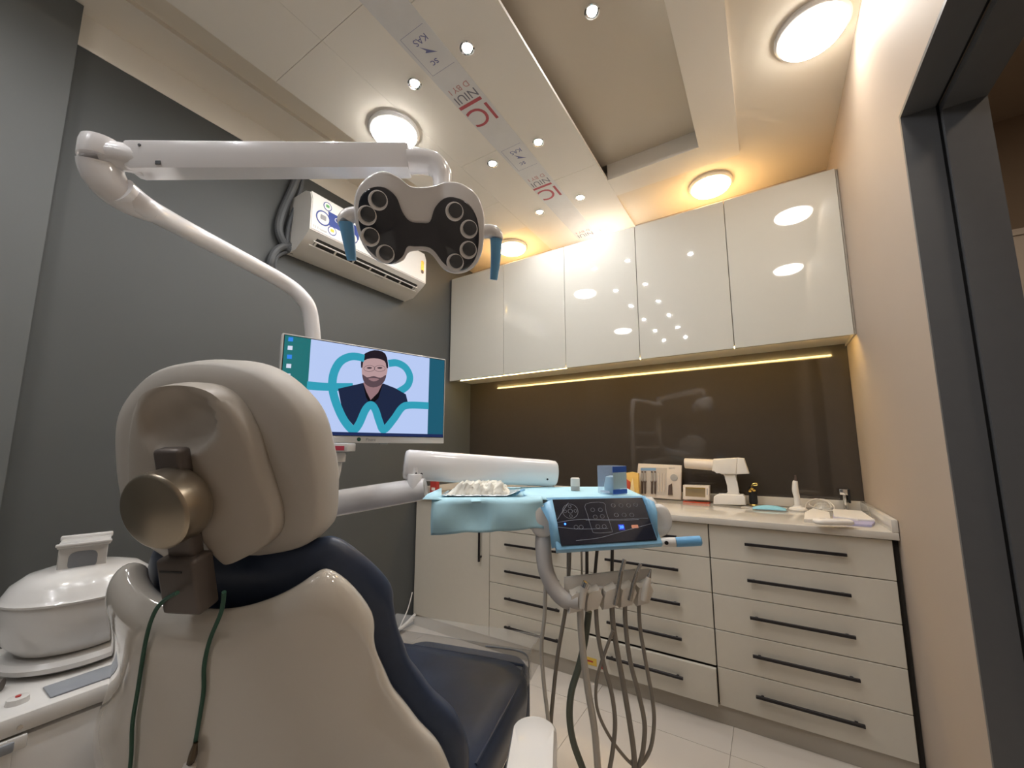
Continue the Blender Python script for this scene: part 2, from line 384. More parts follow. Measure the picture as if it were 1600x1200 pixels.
for i in range(3):
    a, b = lx[i+1], lx[i+2]
    t = thing('drawer_unit', ((a+b)/2, 2.4, 0), lab[i], 'cabinet', 'base cabinets')
    MB().box(a+.001, b-.001, YLW+.021, YB-.0095, ZB, ZTOP).build('body', 'gap_shade', t)  # near-black body paints the shade between the drawer fronts
    for k in range(5):
        off = -.020 if (i == 1 and k == 4) else 0
        top = dz[k]-.0022 if not off else dz[k]-.006
        q = MB().box(a+.0025, b-.0025, YLW+off, YLW+.018+off, dz[k+1]+.0012, top, .0012, 1).build('drawer', 'lower', t)
        handle_h(hx[i][0], hx[i][1], hz[k], YLW+off, q)
    if i == 1:
        MB().box(a+.02, b-.02, YLW-.003, YLW+.05, ZB+.01, dz[4]-.03).build('drawer_side', 'carcass', t)
t = thing('gap_shade_strip', (.388, 2.4, 0), 'dark strip painted for the shade in the gap between the drawers and the beige wall', 'trim')
MB().box(.3815, .3995, YLW+.02, YB-.001, .0, ZTOP).build('strip', 'gap_shade', t)  # shade of the open gap, put in as a dark strip
t = thing('plinth', (-.9, 2.2, 0), 'beige plinth board along the foot of the base cabinets', 'plinth')
MB().box(lx[0], .38, YLW+.010, YLW+.028, .0005, ZB-.001).build('board', 'plinth', t)
t = thing('worktop', (-.9, 2.4, ZTOP), 'pale marbled worktop with low upstand over the base cabinets', 'worktop')
MB().box(XL+.002, XR-.002, YLW-.022, YB-.001, ZTOP+.001, .890, .003).build('slab', 'marble', t)
MB().box(XL+.002, XR-.002, YB-.021, YB-.001, .890, .938, .002).build('upstand', 'marble', t)
MB().box(XR-.022, XR-.002, YLW-.022, YB-.021, .890, .938, .002).build('upstand', 'marble', t)
MB().box(XL+.002, XL+.022, YLW-.022, YB-.021, .890, .938, .002).build('upstand', 'marble', t)
t = thing('warning_sticker', (-.86, YLW-.02, .12), 'yellow warning sticker low on the drawer front behind the hoses', 'sticker')
q = ony(918, 1032, YLW-.022)
MB().box(q.x-.02, q.x+.05, YLW-.0212, YLW-.0204, q.z-.018, q.z+.018).build('label', 'yellowtag', t)
MB().box(q.x-.01, q.x+.03, YLW-.0216, YLW-.0212, q.z-.004, q.z+.004).build('print', 'red', t)
t = thing('arrow_sticker', (-.78, YLW-.02, .12), 'small red arrow sticker low on the drawer front beside the yellow one', 'sticker')
MB(frame((q.x+.085, YLW-.0212, q.z-.004), (1, 0, 0), (0, 0, 1), (0, -1, 0))).prism([(-.010, -.018), (.010, -.018), (.010, 0), (.02, 0), (0, .02), (-.02, 0), (-.010, 0)], -.0008, .0006).build('arrow', 'red', t)

# ------------------------------------------------------------------ air conditioner
A0, A1 = 1.105, 1.955
t = thing('air_conditioner', (XL, 1.53, 2.29), 'white split air conditioner with blue stickers on the grey wall', 'air conditioner')
prof = [(0, 2.610), (.15, 2.612), (.195, 2.590), (.212, 2.545), (.213, 2.372), (.200, 2.362), (.190, 2.352), (.090, 2.288), (.02, 2.284), (0, 2.284)]
MB().rings([[(XL+x, y, z) for x, z in prof] for y in (A0, A1)]).build('body', 'ac', t)
pn = MB().rings([[(XL+x, y, z) for x, z in [(.213, 2.378), (.216, 2.378), (.216, 2.548), (.198, 2.596), (.194, 2.596), (.209, 2.545)]] for y in (A0+.006, A1-.006)]).build('front_panel', 'ac_panel', t)
# louvre on the slanted underside
SL = frame((XL+.19, A0, 2.352), (0, 1, 0), Vector((-.1, 0, -.064)).normalized(), Vector((.064, 0, -.1)).normalized())
MB(SL).box(.06, .80, .004, .052, -.001, .001).build('air_outlet', 'darkslot', t)
for k in range(6): MB(SL).box(.075+k*.12, .175+k*.12, .030, .049, .001, .0025).build('louvre_slot', 'black', t)
for k in range(7): MB(SL).box(.062+k*.12, .072+k*.12, .026, .052, .001, .006).build('louvre_rib', 'ac', t)
MB(SL).box(.05, .81, .022, .027, .001, .008).build('louvre', 'ac', t)
MB(SL).box(.04, .82, .054, .060, .000, .008).build('louvre', 'ac', t)
AF = frame((XL+.2162, 0, 0), (0, 1, 0), (0, 0, 1), (1, 0, 0))
def sticker(poly, m, z, nm='sticker'): return MB(AF).prism(poly, z, z+.0004).build(nm, m, t)
def acp(px, py): v = onx(px, py, XL+.2165); return v.y, v.z
sticker([(1.21, 2.44), (1.40, 2.44), (1.40, 2.52), (1.20, 2.52)], 'acblue', 0)
for (px, py, r, inner) in ((505, 341, .042, 'actext'), (512, 323, .025, 'acgreen'), (519, 361, .026, 'acyellow'), (552, 372, .030, 'acyellow')):
    y, z = acp(px, py); sticker(circ(y, z, r, 28), 'acblue', .0005, 'badge'); sticker(circ(y, z, r*.82, 28), 'ac_panel', .001, 'badge_face'); sticker(rrect(y-r*.4, y+r*.4, z-r*.25, z+r*.4, r*.1, 2), inner, .0015, 'badge_print')
y, z = acp(524, 344); text('print', 'Cool', frame((XL+.2172, y+.03, z), (0, 1, 0), (0, 0, 1), (1, 0, 0)), .035, 'ac_panel', t)
y, z = acp(500, 355); text('print', 'T3 Tropical', frame((XL+.2166, y, z-.01), (0, 1, 0), (0, 0, 1), (1, 0, 0)), .017, 'actext', t)
y, z = acp(660, 418); sticker(rrect(y-.014, y+.014, z-.03, z+.05, .012), 'gold', .0005); sticker(rrect(y-.012, y+.012, z-.045, z-.018, .01), 'kitbrown', .001)
v = onx(570, 447, XL+.1); text('print', 'Inverter', frame((XL+.135, 1.62, 2.316), (0, 1, 0), Vector((.1, 0, .064)).normalized(), Vector((.064, 0, -.1)).normalized()), .02, 'actext', t)
t = thing('ac_pipe', (XL, 1.07, 2.5), 'dark insulated pipe hanging beside the air conditioner', 'pipe')
def wl_(px, py, o=.03): return onx(px, py, XL+o)
MB().tube([wl_(468, 268), wl_(455, 300), wl_(440, 335), wl_(436, 362), wl_(447, 385), wl_(458, 392)], .021, 10, 5).build('hose', 'pipe', t)
MB().tube([wl_(474, 275), wl_(466, 310), wl_(452, 350), wl_(449, 380), wl_(456, 388)], .012, 8, 5).build('cable', 'pipe', t)
t = thing('drain_pipe', (XL, 1.0, 2.2), 'grey drain hose leaving the lower corner of the air conditioner', 'pipe')
MB().tube([wl_(458, 384, .03), wl_(440, 386, .035), wl_(428, 396, .03), wl_(422, 412, .02), wl_(420, 425, -.02)], .018, 10, 5).build('hose', 'pipe', t)
MB().tube([wl_(452, 392, .02), wl_(432, 402, .02), wl_(430, 424, .012)], .010, 8, 5).build('cable', 'pipe', t)

# ------------------------------------------------------------------ dental chair (local x = right, y = forward)
CO = Vector((-.735, .262, 0)); CA = math.radians(25.7)
CM = Matrix.Translation(CO) @ Matrix.Rotation(CA, 4, 'Z')
ch = thing('dental_chair', CO, 'dental chair with glossy white back shell and navy upholstery', 'dental chair')
def lerp_tab(tab, x):
    for (a, u), (b, v) in zip(tab, tab[1:]):
        if (a >= x >= b) or (a <= x <= b): s = (x-a)/(b-a); s = s*s*(3-2*s)*.35+s*.65; return u+(v-u)*s
    return tab[0][1] if abs(x-tab[0][0]) < abs(x-tab[-1][0]) else tab[-1][1]
WT = [(1.06, .212), (1.0, .236), (.95, .246), (.88, .246), (.82, .262), (.76, .30), (.70, .345), (.62, .362), (.50, .345), (.38, .32)]
def htop(u, extra=0):
    a = abs(u)
    return .978 + .062*min(1, (a/.78)**2.0) - .11*max(0, (a-.80)/.20)**2 + extra
def ctop(u, extra=0):
    a = abs(u); return 1.066 + .012*min(1, (a/.7)**2) - .12*max(0, (a-.72)/.28)**2
def shell_rows(f0, wk, extra, n=22, mrows=18, bot=.34, tf=htop):
    rows = []
    for j in range(mrows+1):
        r = []
        for i in range(n+1):
            u = -1+2*i/n; top = tf(u, extra); h = top + (bot-top)*(j/mrows)**1.05
            wdt = lerp_tab(WT, min(1.06, max(.38, h)))*wk
            l = wdt*u
            f = f0 + .33*(1.0-h) + .085*abs(u)**2.6 - .02
            if j == 0: f += .035
            if j == 1: f += .006
            r.append(CM @ Vector((l, f, h)))
        rows.append(r)
    return rows
MB().grid(shell_rows(.02, 1.0, 0)).build('back_shell', 'shell', ch, 60, [('SOLIDIFY', dict(thickness=.045, offset=-1)), SUB(2)])
MB().grid(shell_rows(.095, 1.03, .035, bot=.42, tf=ctop)).build('back_cushion', 'navy', ch, 60, [('SOLIDIFY', dict(thickness=.075, offset=-1)), SUB(2)])
# seat, leg rest
SH = .585
CS = CM @ Matrix.Rotation(math.radians(-12), 4, 'Z')
MB(CS).loft(rrect(-.30, .30, .26, .80, .09, 6), [(SH-.11, .94), (SH-.10, .985), (SH-.05, 1.0), (SH-.015, .99), (SH, .95), (SH+.004, .80), (SH-.012, .3)]).build('seat_cushion', 'navy', ch, 50)
MB(CS).loft(rrect(-.28, .28, .24, .78, .09, 6), [(SH-.20, .80), (SH-.18, .92), (SH-.112, .95)]).build('seat_pan', 'shell', ch, 50)
MB(CS).tube([(-.20, .788, SH-.004), (.21, .788, SH-.004), (.278, .74, SH-.004), (.288, .40, SH-.004)], .004, 6, 6).build('piping', 'navy', ch)
MB(CS).box(-.26, .285, .806, .809, SH-.05, SH+.030).box(-.26, .285, .809, .92, SH+.027, SH+.030).box(.282, .285, .76, .92, SH-.05, SH+.030).build('foot_cover', 'clearplastic', ch)
MB(CS).tube([(.14, .803, SH+.024), (.24, .803, SH+.026), (.276, .803, SH+.012), (.278, .803, SH-.03)], .0025, 6, 4).build('cover_seam', 'plasticgrey', ch)
MB(CS).loft(rrect(-.24, .24, .83, 1.00, .07, 5), [(.16, .9), (.18, 1), (.48, 1), (.50, .92)]).build('leg_rest', 'navy', ch, 50)
MB(CS).loft(rrect(-.20, .20, .25, .78, .12, 6), [(.001, 1), (.04, 1), (.07, .9), (.12, .55), (.30, .5), (.41, .75)]).build('pedestal', 'white', ch, 50)
# armrest
MB(CM).loft(rrect(.452, .532, -.10, .262, .0395, 8), [(.672, .80), (.682, .95), (.70, 1.0), (.722, .97), (.735, .86), (.738, .5)]).build('armrest', 'white', ch, 50)
MB(CM).tube([(.49, .05, .70), (.48, .10, .58), (.40, .25, .50), (.30, .32, .46)], [.028, .03, .032, .03], 12, 5).build('armrest_support', 'white', ch)
# headrest
CH = CM @ Matrix.Translation((0, 0, 1.13)) @ Matrix.Rotation(math.radians(15), 4, 'X') @ Matrix.Translation((0, 0, -1.13))
def hr(out, rings, fn, nm, m, par, cap=None):
    cx = sum(p[0] for p in out)/len(out); cy = sum(p[1] for p in out)/len(out)
    b = MB(CH); rows = []
    for k in range(rings+1):
        s = max(k/rings, .002)
        rows.append([(cx+(x-cx)*s, fn(cx+(x-cx)*s, cy+(y-cy)*s, s), cy+(y-cy)*s) for x, y in out])
    if cap: rows += [[(cx+(x-cx)*k, f, cy+(y-cy)*k) for x, y in out] for f, k in cap]
    b.rings(rows); return b.build(nm, m, par, 60)
cush = cat2([(0, 1.362), (.085, 1.345), (.148, 1.285), (.168, 1.20), (.168, 1.12), (.150, 1.062), (.08, 1.036), (0, 1.030), (-.08, 1.036), (-.150, 1.062), (-.168, 1.12), (-.168, 1.20), (-.148, 1.285), (-.085, 1.345)], 6)
cush = [(x-.010, 1.022+(z-1.03)*.945) for x, z in cush]
head = hr(cush, 8, lambda x, z, s: .036+.016*s**4, 'headrest', 'hcush', ch, [(.060, 1.03), (.085, 1.045), (.115, 1.03), (.140, .95), (.150, .80), (.150, .3)])
plate = cat2([(0, 1.318), (.058, 1.305), (.093, 1.255), (.112, 1.18), (.124, 1.115), (.112, 1.078), (.075, 1.056), (.042, 1.047), (.034, 1.075), (0, 1.080), (-.034, 1.075), (-.042, 1.05), (-.072, 1.060), (-.108, 1.082), (-.124, 1.125), (-.112, 1.19), (-.093, 1.255), (-.058, 1.305)], 6)
plate = [(x*.95, z-.008) for x, z in plate]
def plate_f(x, z, s):
    f = -.010 + .010*s**5 + .9*x*x
    q = (x/.060)**2 + ((z-1.256)/.048)**2
    if q < 1: f += .024*(1-q)**.5
    return f
hr(plate, 22, plate_f, 'headrest_plate', 'plate', ch, [(.018, 1.012), (.026, 1.014), (.040, 1.0), (.048, .9)])
br = MB(CH).box(-.017, .025, -.030, -.008, 1.03, 1.224, .006, 3).box(-.024, .036, -.042, -.006, .985, 1.068, .006, 3).build('headrest_bracket', 'bracket', ch)
MB(CH).box(-.016, .018, -.0430, -.038, 1.0505, 1.0530).build('slot', 'black', br)
MB(CH).box(-.0165, .0245, -.040, -.030, 1.160, 1.182, .003).build('slider_stop', 'black', br)
KC = CH @ Vector((.010, .032, 1.146))
KA = CH.to_3x3() @ Vector((-.04, -1, 0))
MB().lathe([(.036, .038), (.050, .050), (.053, .058), (.053, .088), (.051, .091), (.048, .0925), (.001, .0925)], KC, 48, KA).build('tightening_knob', 'knob', br, 30)
# green cord hung on the headrest bracket
gc = thing('green_cord', CM @ Vector((0, -.05, .97)), 'dark green lanyard cord hanging from the headrest bracket over the white shell', 'cord')
def chs(px, py, f, off=.004): # point on the back of the shell
    f = .02
    for it in range(12):
        q = CM.inverted() @ chp(px, py, f); h = q.z; wdt = lerp_tab(WT, min(1.06, max(.38, h))); f = .33*(1.0-h) + .085*min(1, abs(q.x/wdt))**2.6 - off
    return chp(px, py, f)
def chp(px, py, f):
    r = ray(px, py); n = CM.to_3x3() @ Vector((0, 1, 0)); o = Vector((0, 0, EYE)); p0 = CM @ Vector((0, f, 0))
    return o + r*((p0-o).dot(n)/r.dot(n))
MB().tube([chs(277, 926, 0, .03), chs(257, 938, 0, .016), chs(241, 958, 0, .010), chs(228, 1000, -.022), chs(215, 1080, -.003), chs(207, 1130, .010), chs(205, 1180, .02), chs(200, 1230, .03), chs(195, 1290, .05)], .0028, 8, 6).build('strap', 'green', gc)
MB().tube([chs(350, 925, 0, .020), chs(346, 955, 0, .010), chs(328, 1000, -.025), chs(319, 1040, -.015), chs(318, 1080, -.005), chs(312, 1120, .006), chs(304, 1165, .016)], .0028, 8, 6).build('strap', 'green', gc)
MB().tube([chs(306, 1160, 0, .006), chs(302, 1178, 0, .010), chs(296, 1196, 0, .010)], [.003, .006, .005], 8).build('metal_clip', 'brass', gc)
MB().tube([chs(296, 1196, 0, .014), chs(290, 1230, 0, .014)], .009, 8).build('badge', 'paper', gc)

# ------------------------------------------------------------------ water unit and cuspidor
UC = Vector((-1.43, .40, 0))
wu = thing('water_unit', UC, 'white side unit of the dental chair carrying the spittoon', 'dental unit')
UX, UT = -1.22, .729
MB().box(-1.64, UX, -.05, .87, .10, .688, .012).build('cabinet_body', 'white', wu)
MB().box(-1.65, UX+.006, -.06, .88, .692, UT, .010).build('top_cover', 'white', wu)
MB().box(-1.60, UX-.06, 0, .82, .0, .10).build('foot', 'plasticgrey', wu)
MB().box(-1.30, UX-.015, .245, .44, UT, UT+.004, .002).build('blue_tray', 'plasticgrey', wu)
q = onz(27, 1098, UT); MB().lathe([(.016, 0), (.015, .010), (.001, .011)], q, 20).build('button', 'white', wu); MB().lathe([(.004, .010), (.004, .013), (.001, .013)], q, 10).build('indicator', 'red', wu)
q = onx(31, 1136, UX+.006); MB().lathe([(.004, 0), (.004, .003)], q, 10, (1, 0, 0)).build('lock', 'steel', wu)
q = onx(12, 1165, UX); MB().box(UX, UX+.010, q.y-.035, q.y+.022, q.z-.012, q.z+.012, .003).box(UX, UX+.008, q.y-.012, q.y+.006, q.z-.12, q.z-.010, .002).build('hook', 'white', wu)
MB().box(UX+.008, UX+.014, q.y-.014, q.y+.006, q.z-.010, q.z+.008, .003).build('hook_pad', 'plasticgrey', wu)
MB().tube([(-1.44, -.02, UT+.012), (-1.41, .10, UT+.012), (-1.36, .20, UT+.012)], .012, 10, 4).build('suction_hose', 'hose_dark', wu)
cs = thing('spittoon', (-1.44, .316, UT), 'round white covered spittoon bowl on the side unit', 'spittoon')
CC = Vector((-1.44, .316, .877))
MB().lathe([(0.0444, -0.1475), (0.0943, -0.1464), (0.1176, -0.1353), (0.1220, -0.1242), (0.1142, -0.1153), (0.0776, -0.1120)], CC, 48).build('base_ring', 'white', cs)
MB().lathe([(0.0665, -0.1142), (0.0943, -0.1087), (0.1164, -0.0832), (0.1275, -0.0388), (0.1286, 0.0000), (0.1264, 0.0044), (0.0444, 0.0067)], CC, 48).build('bowl', 'white', cs)
MB().lathe([(0.1320, 0.0022), (0.1331, 0.0067), (0.1264, 0.0133), (0.1164, 0.0333), (0.0943, 0.0510), (0.0599, 0.0610), (0.0011, 0.0643)], CC, 48).build('cover', 'white', cs)
cb = thing('cup_stand', CC+Vector((0, 0, .055)), 'small white plastic stand with arched opening on top of the spittoon', 'holder')
HM = Matrix.Translation(CC+Vector((-.008, -.005, .050))) @ Matrix.Rotation(math.radians(-14), 4, 'Z')
MB(HM).box(-.042, .042, -.040, .040, 0, .058, .003).build('stand_body', 'white', cb)
MB(HM).box(-.052, .052, -.044, .044, .058, .066, .003).build('stand_top', 'white', cb)
MB(HM).box(-.058, -.040, -.046, .046, .062, .074, .003).build('lip', 'white', cb)
MB(HM).box(.044, .060, -.046, .046, .064, .070, .002).build('lip', 'white', cb)
MB(HM @ frame((.0421, 0, .028), (0, 1, 0), (0, 0, 1), (1, 0, 0))).prism(rrect(-.024, .024, -.022, .020, .014), 0, .0008).build('opening', 'plasticgrey', cb)
MB(HM).box(-.005, .030, -.0415, -.040, .0, .058).build('rib', 'white', cb)

# ------------------------------------------------------------------ operating light
post = at(492, 560, 1.42)
ol = thing('operating_light', (post.x, post.y, UT), 'white operating light with butterfly head on a jointed arm', 'dental lamp')
P = lambda px, py, d: at(px, py, d)
e0 = P(490, 540, 1.42)
lowp = Vector((e0.x, e0.y, UT))
MB().tube([lowp, Vector((e0.x, e0.y, e0.z-.05)), e0, P(484, 487, 1.41), P(470, 463, 1.39), P(446, 443, 1.36), P(400, 417, 1.27), P(300, 364, 1.06), P(235, 329, .90), P(205, 310, .87), P(188, 297, .85)], [.0255]*5+[.0248]*2+[.024]+[.024, .028, .030], 18, 5).build('lamp_pipe', 'lampwhite', ol)
MB().tube([P(240, 332, .905), P(205, 316, .872), P(178, 296, .855), P(163, 276, .848), P(158, 262, .845), P(157, 254, .843)], [.0235, .0285, .033, .036, .0365, .0365], 20, 5).build('elbow', 'lampwhite', ol)
kz = P(157, 254, .843); kt = Vector((kz.x, kz.y, kz.z))
jm = P(160, 240, .843)
MB().lathe([(.0360, .000), (.0366, .002), (.037, .03), (.035, .042), (.026, .046), (.001, .047)], kt+Vector((0, 0, .002)), 32, (0, 0, 1)).build('joint_cap', 'lampwhite', ol)
a0 = P(215, 252, .86); a1 = P(640, 252, .90); ax = (a1-a0).normalized()
sd = Vector((0, 0, 1)).cross(ax).normalized(); au = ax.cross(sd)
MB().tube([P(168, 243, .846), P(195, 246, .852), P(228, 254, .862)], [.031, .029, .030], 18, 4, flat=(.9, 1)).build('knuckle', 'lampwhite', ol)
AM = frame(a0, ax, sd, au); AL = (a1-a0).length
MB(AM).rings([[(x, y*k, z*k+dz) for y, z in ((-.024, .030), (.024, .030), (.027, .026), (.027, -.004), (.020, -.030), (-.020, -.030), (-.027, -.004), (-.027, .026))] for x, k, dz in ((-.014, .80, .004), (-.008, .95, .002), (.004, 1.0, 0), (AL*.5, .97, 0), (AL-.004, .94, 0), (AL, .90, 0))]).build('spring_arm', 'lampwhite', ol, 25)
MB(AM).lathe([(.003, 0), (.003, .002)], (.025, -.0265, .016), 8, (0, -1, 0)).build('screw', 'black', ol)
MB(AM).box(.055, .066, -.0235, -.0195, -.024, -.012).build('mark', 'black', ol)
e1 = P(640, 252, .90); e2 = P(672, 256, .90); e3 = P(690, 276, .895); e4 = P(690, 300, .89)
MB().tube([e1, P(655, 252, .90), P(676, 256, .90), P(688, 268, .897), P(691, 284, .893), P(690, 306, .89)], [.027, .027, .026, .023, .020, .019], 18, 5).build('arm_end', 'lampwhite', ol)
# head: local frame facing the viewer and a bit down
HC = P(655, 352, .86)
hn = (Vector((0, 0, EYE))-HC).normalized()
hx_ = CAM_R.copy(); hx_ = (hx_ - hn*hx_.dot(hn)).normalized(); hx_ = (Matrix.Rotation(math.radians(-5), 3, hn) @ hx_); hy_ = hn.cross(hx_)
K = .86/FPX*.955
def hp(px, py):
    p = at(px, py, .86) - HC; # flatten to head plane
    r = ray(px, py); o = Vector((0, 0, EYE)); q = o + r*((HC-o).dot(hn)/r.dot(hn)) - HC
    return q.dot(hx_), q.dot(hy_)
LM = frame(HC, hx_, hy_, hn)
outl = [(553, 330), (556, 300), (572, 278), (597, 267), (622, 276), (640, 290), (660, 292), (680, 289), (697, 284), (722, 287), (745, 304), (756, 332), (757, 365), (752, 398), (738, 420), (716, 428), (694, 422), (676, 400), (662, 392), (640, 394), (630, 407), (612, 413), (590, 408), (570, 388), (557, 358)]
O2 = cat2([hp(*p) for p in outl], 4)
hd = MB(LM).loft(O2, [(-.075, .10), (-.072, .35), (-.060, .66), (-.040, .86), (-.018, .965), (-.002, 1.0), (.010, .985), (.014, .955)]).build('lamp_head', 'lampwhite', ol, 60)
lensl = [(560, 335), (564, 308), (580, 294), (600, 293), (618, 306), (628, 330), (640, 345), (658, 348), (672, 346), (680, 324), (694, 310), (712, 309), (732, 319), (745, 342), (748, 372), (743, 402), (728, 420), (710, 422), (694, 412), (680, 394), (668, 386), (648, 385), (636, 386), (628, 402), (610, 412), (592, 404), (574, 386), (564, 360)]
L2 = cat2([hp(*p) for p in lensl], 4)
MB(LM).loft(L2, [(.011, 1.0), (.0165, .985), (.0180, .96)]).build('lens_cover', 'lens', ol, 50)
for (px, py) in ((592, 314), (575, 337), (580, 370), (603, 396), (709, 331), (731, 358), (730, 390), (710, 409)):
    x, y = hp(px, py)
    b = MB(LM).lathe([(.0185, .0180), (.0190, .0205), (.0175, .0215), (.0135, .0200), (.0130, .0184)], (x, y, 0), 26).build('led_ring_glint', 'lampwhite', ol)  # white ring with off-centre lens paints the bright reflection crescent
    MB(LM).lathe([(.0150, .0190), (.0145, .0214), (.0100, .0224), (.0001, .0226)], (x+.0025, y+.0025, 0), 22).build('led_lens', 'reflector_dark', b)
for sgn, pts, blu in ((-1, [(562, 333), (545, 337), (538, 345)], [(540, 348), (546, 378), (551, 406)]), (1, [(752, 362), (768, 362), (776, 368)], [(776, 374), (774, 405), (770, 436)])):
    g3 = lambda p, z: LM @ Vector((*hp(*p), z))
    h = MB().tube([g3(pts[0], -.012), g3(pts[1], -.012), g3(pts[2], -.010), g3(blu[0], -.006)], [.015, .016, .016, .015], 14, 5).build('handle', 'lampwhite', ol)
    MB().tube([g3(blu[0], -.006), g3(blu[1], .004), g3(blu[2], .012)], [.0165, .0135, .010], 14, 5, flat=(1, .75)).build('handle_wrap', 'bluewrap', h)
MB().tube([P(690, 296, .89), P(684, 316, .89), P(665, 340, .90)], [.018, .019, .022], 14, 4).build('head_yoke', 'lampwhite', ol)

# ------------------------------------------------------------------ monitor
mL = at(428, 692, 1.06); mR = at(693.7, 692.5, 1.395); zb = (mL.z+mR.z)/2
mw = Vector((mR.x-mL.x, mR.y-mL.y, 0)); W = mw.length; mu = mw.normalized(); mn = mu.cross(Vector((0, 0, 1)))
HM_ = .300
MM = frame((mL.x, mL.y, zb), mu, (0, 0, 1), mn)
mo = thing('monitor', (mL.x+mw.x/2, mL.y+mw.y/2, zb), 'flat white-framed monitor showing a tooth logo and portrait, on the lamp post', 'monitor')
MB(MM).box(0, W, 0, HM_, -.022, 0, .003).build('housing', 'white', mo)
MB(MM).loft(rrect(W*.2, W*.8, HM_*.2, HM_*.8, .02), [(-.045, .85), (-.038, 1), (-.022, 1.05)]).build('rear_housing', 'white', mo)
sx0, sx1, sy0, sy1 = .006, W-.006, .022, HM_-.006
MB(MM).box(sx0-.002, sx1+.002, sy0-.002, sy1+.002, 0, .0006).build('bezel', 'black', mo)
SW, SHt = sx1-sx0, sy1-sy0
scr = MB(MM).box(sx0, sx1, sy0, sy1, .0006, .0010).build('screen', 'black', mo)
def suv(px, py):  # picture coordinates of the screen content -> metres on the screen
    s = (px-135)/1320.; u = 1.06*s/(1.395-.335*s); top = 132+235*s; bot = 1008+27*s
    return sx0+u*SW, sy0+SHt*(bot-py)/(bot-top)
def sp_(poly, m, z, nm): return MB(MM).prism(poly, z, z+.0001).build(nm, m, scr)
U = lambda u: sx0+u*SW
V = lambda v: sy0+v*SHt
sp_([(U(0), V(0)), (U(.131), V(0)), (U(.131), V(1)), (U(0), V(1))], 's_teal', .0010, 'picture_band')
sp_([(U(.131), V(0)), (U(.882), V(0)), (U(.882), V(1)), (U(.131), V(1))], 's_bg', .0010, 'picture')
sp_([(U(.882), V(0)), (U(1), V(0)), (U(1), V(1)), (U(.882), V(1))], 's_teal2', .0010, 'picture_band')
sp_([(U(0), V(0)), (U(1), V(0)), (U(1), V(.035)), (U(0), V(.035))], 's_bar', .0020, 'taskbar')
def ribbon(pts, wd, z, m, nm):
    p = cat2([suv(*q) for q in pts], 6, False); a, b = [], []
    for i, q in enumerate(p):
        q0, q1 = Vector(p[max(0, i-1)]), Vector(p[min(len(p)-1, i+1)]); t_ = (q1-q0).normalized(); n_ = Vector((-t_.y, t_.x))*wd/2
        a.append((q[0]+n_.x, q[1]+n_.y, z)); b.append((q[0]-n_.x, q[1]-n_.y, z))
    MB(MM).grid([a, b]).build(nm, m, scr)
ribbon([(345, 585), (450, 595), (560, 600), (720, 600)], .0235, .0012, 's_tooth', 'logo_stroke')
ribbon([(1000, 392), (1070, 388), (1140, 430), (1178, 510), (1160, 590), (1090, 645)], .0235, .0012, 's_tooth', 'logo_stroke')
ribbon([(800, 345), (700, 328), (610, 370), (560, 470), (552, 590), (580, 710), (640, 850), (700, 940), (745, 972), (785, 920), (830, 800), (872, 757), (910, 800), (945, 900), (985, 972), (1060, 880), (1120, 785), (1180, 760), (1335, 765)], .0235, .0018, 's_tooth', 'logo_stroke')
def spx(pts, m, z, nm, k=0): sp_(cat2([suv(*q) for q in pts], k) if k else [suv(*q) for q in pts], m, z, nm)
spx([(600, 615), (700, 590), (800, 565), (880, 640), (965, 570), (1060, 610), (1150, 665), (1168, 735), (1100, 800), (985, 945), (940, 860), (872, 730), (800, 860), (745, 940), (650, 830)], 's_navy', .0013, 'jacket')
spx([(800, 570), (960, 575), (930, 700), (870, 760), (830, 690)], 's_black', .0014, 'shirt')
spx([(800, 560), (960, 565), (925, 650), (868, 715), (830, 640)], 's_skin2', .0015, 'neck')
spx([(785, 420), (800, 345), (880, 320), (965, 350), (992, 430), (985, 500), (955, 570), (885, 605), (820, 570), (790, 500)], 's_skin', .00155, 'face', 4)
spx([(790, 490), (830, 515), (885, 505), (940, 520), (985, 495), (960, 570), (885, 605), (815, 570)], 's_beard', .00158, 'beard', 3)
spx([(840, 528), (885, 522), (930, 532), (885, 552)], 's_skin2', .00160, 'mouth', 3)
spx([(776, 420), (785, 320), (880, 272), (970, 305), (998, 420), (985, 430), (965, 370), (880, 345), (800, 365), (788, 425)], 's_hair', .00162, 'hair', 3)
for x0 in (845, 930):
    c = [suv(x0+45*math.cos(a), 437+27*math.sin(a)) for a in [2*PI*k/20 for k in range(21)]]
    b = MB(MM)
    for i in range(20): b.tube([(c[i][0], c[i][1], .0018), (c[i+1][0], c[i+1][1], .0018)], .0005, 4)
    b.build('glasses', 's_hair', scr)
    sp_([suv(x0+22*math.cos(a), 432+7*math.sin(a)) for a in [2*PI*k/10 for k in range(10)]], 's_hair', .00165, 'eye')
for i, (py, m_) in enumerate(((172, 's_blue'), (250, 's_teal'), (330, 's_blue'), (412, 's_white'), (498, 's_white'), (575, 's_red'))):
    sp_([suv(165, py-20), suv(205, py-17), suv(205, py+20), suv(165, py+17)], m_ if i != 1 else 's_white', .0013, 'desktop_icon')
text('brand', 'Pixare', frame(MM @ Vector((W*.50, .0105, .0003)), mu, (0, 0, 1), mn), .012, 'actext', mo)
MB(MM).prism(circ(W*.43, .011, .006, 14), 0, .0005).build('brand_mark', 'green', mo)
MB(MM).box(W*.56, W*.61, -.003, 0, -.014, -.004).build('button', 'plasticgrey', mo)
bk = MM @ Vector((W*.30, HM_*.5, -.04))
MB().tube([bk, Vector((post.x, post.y, bk.z))], .018, 10).build('mount_arm', 'plasticgrey', mo)

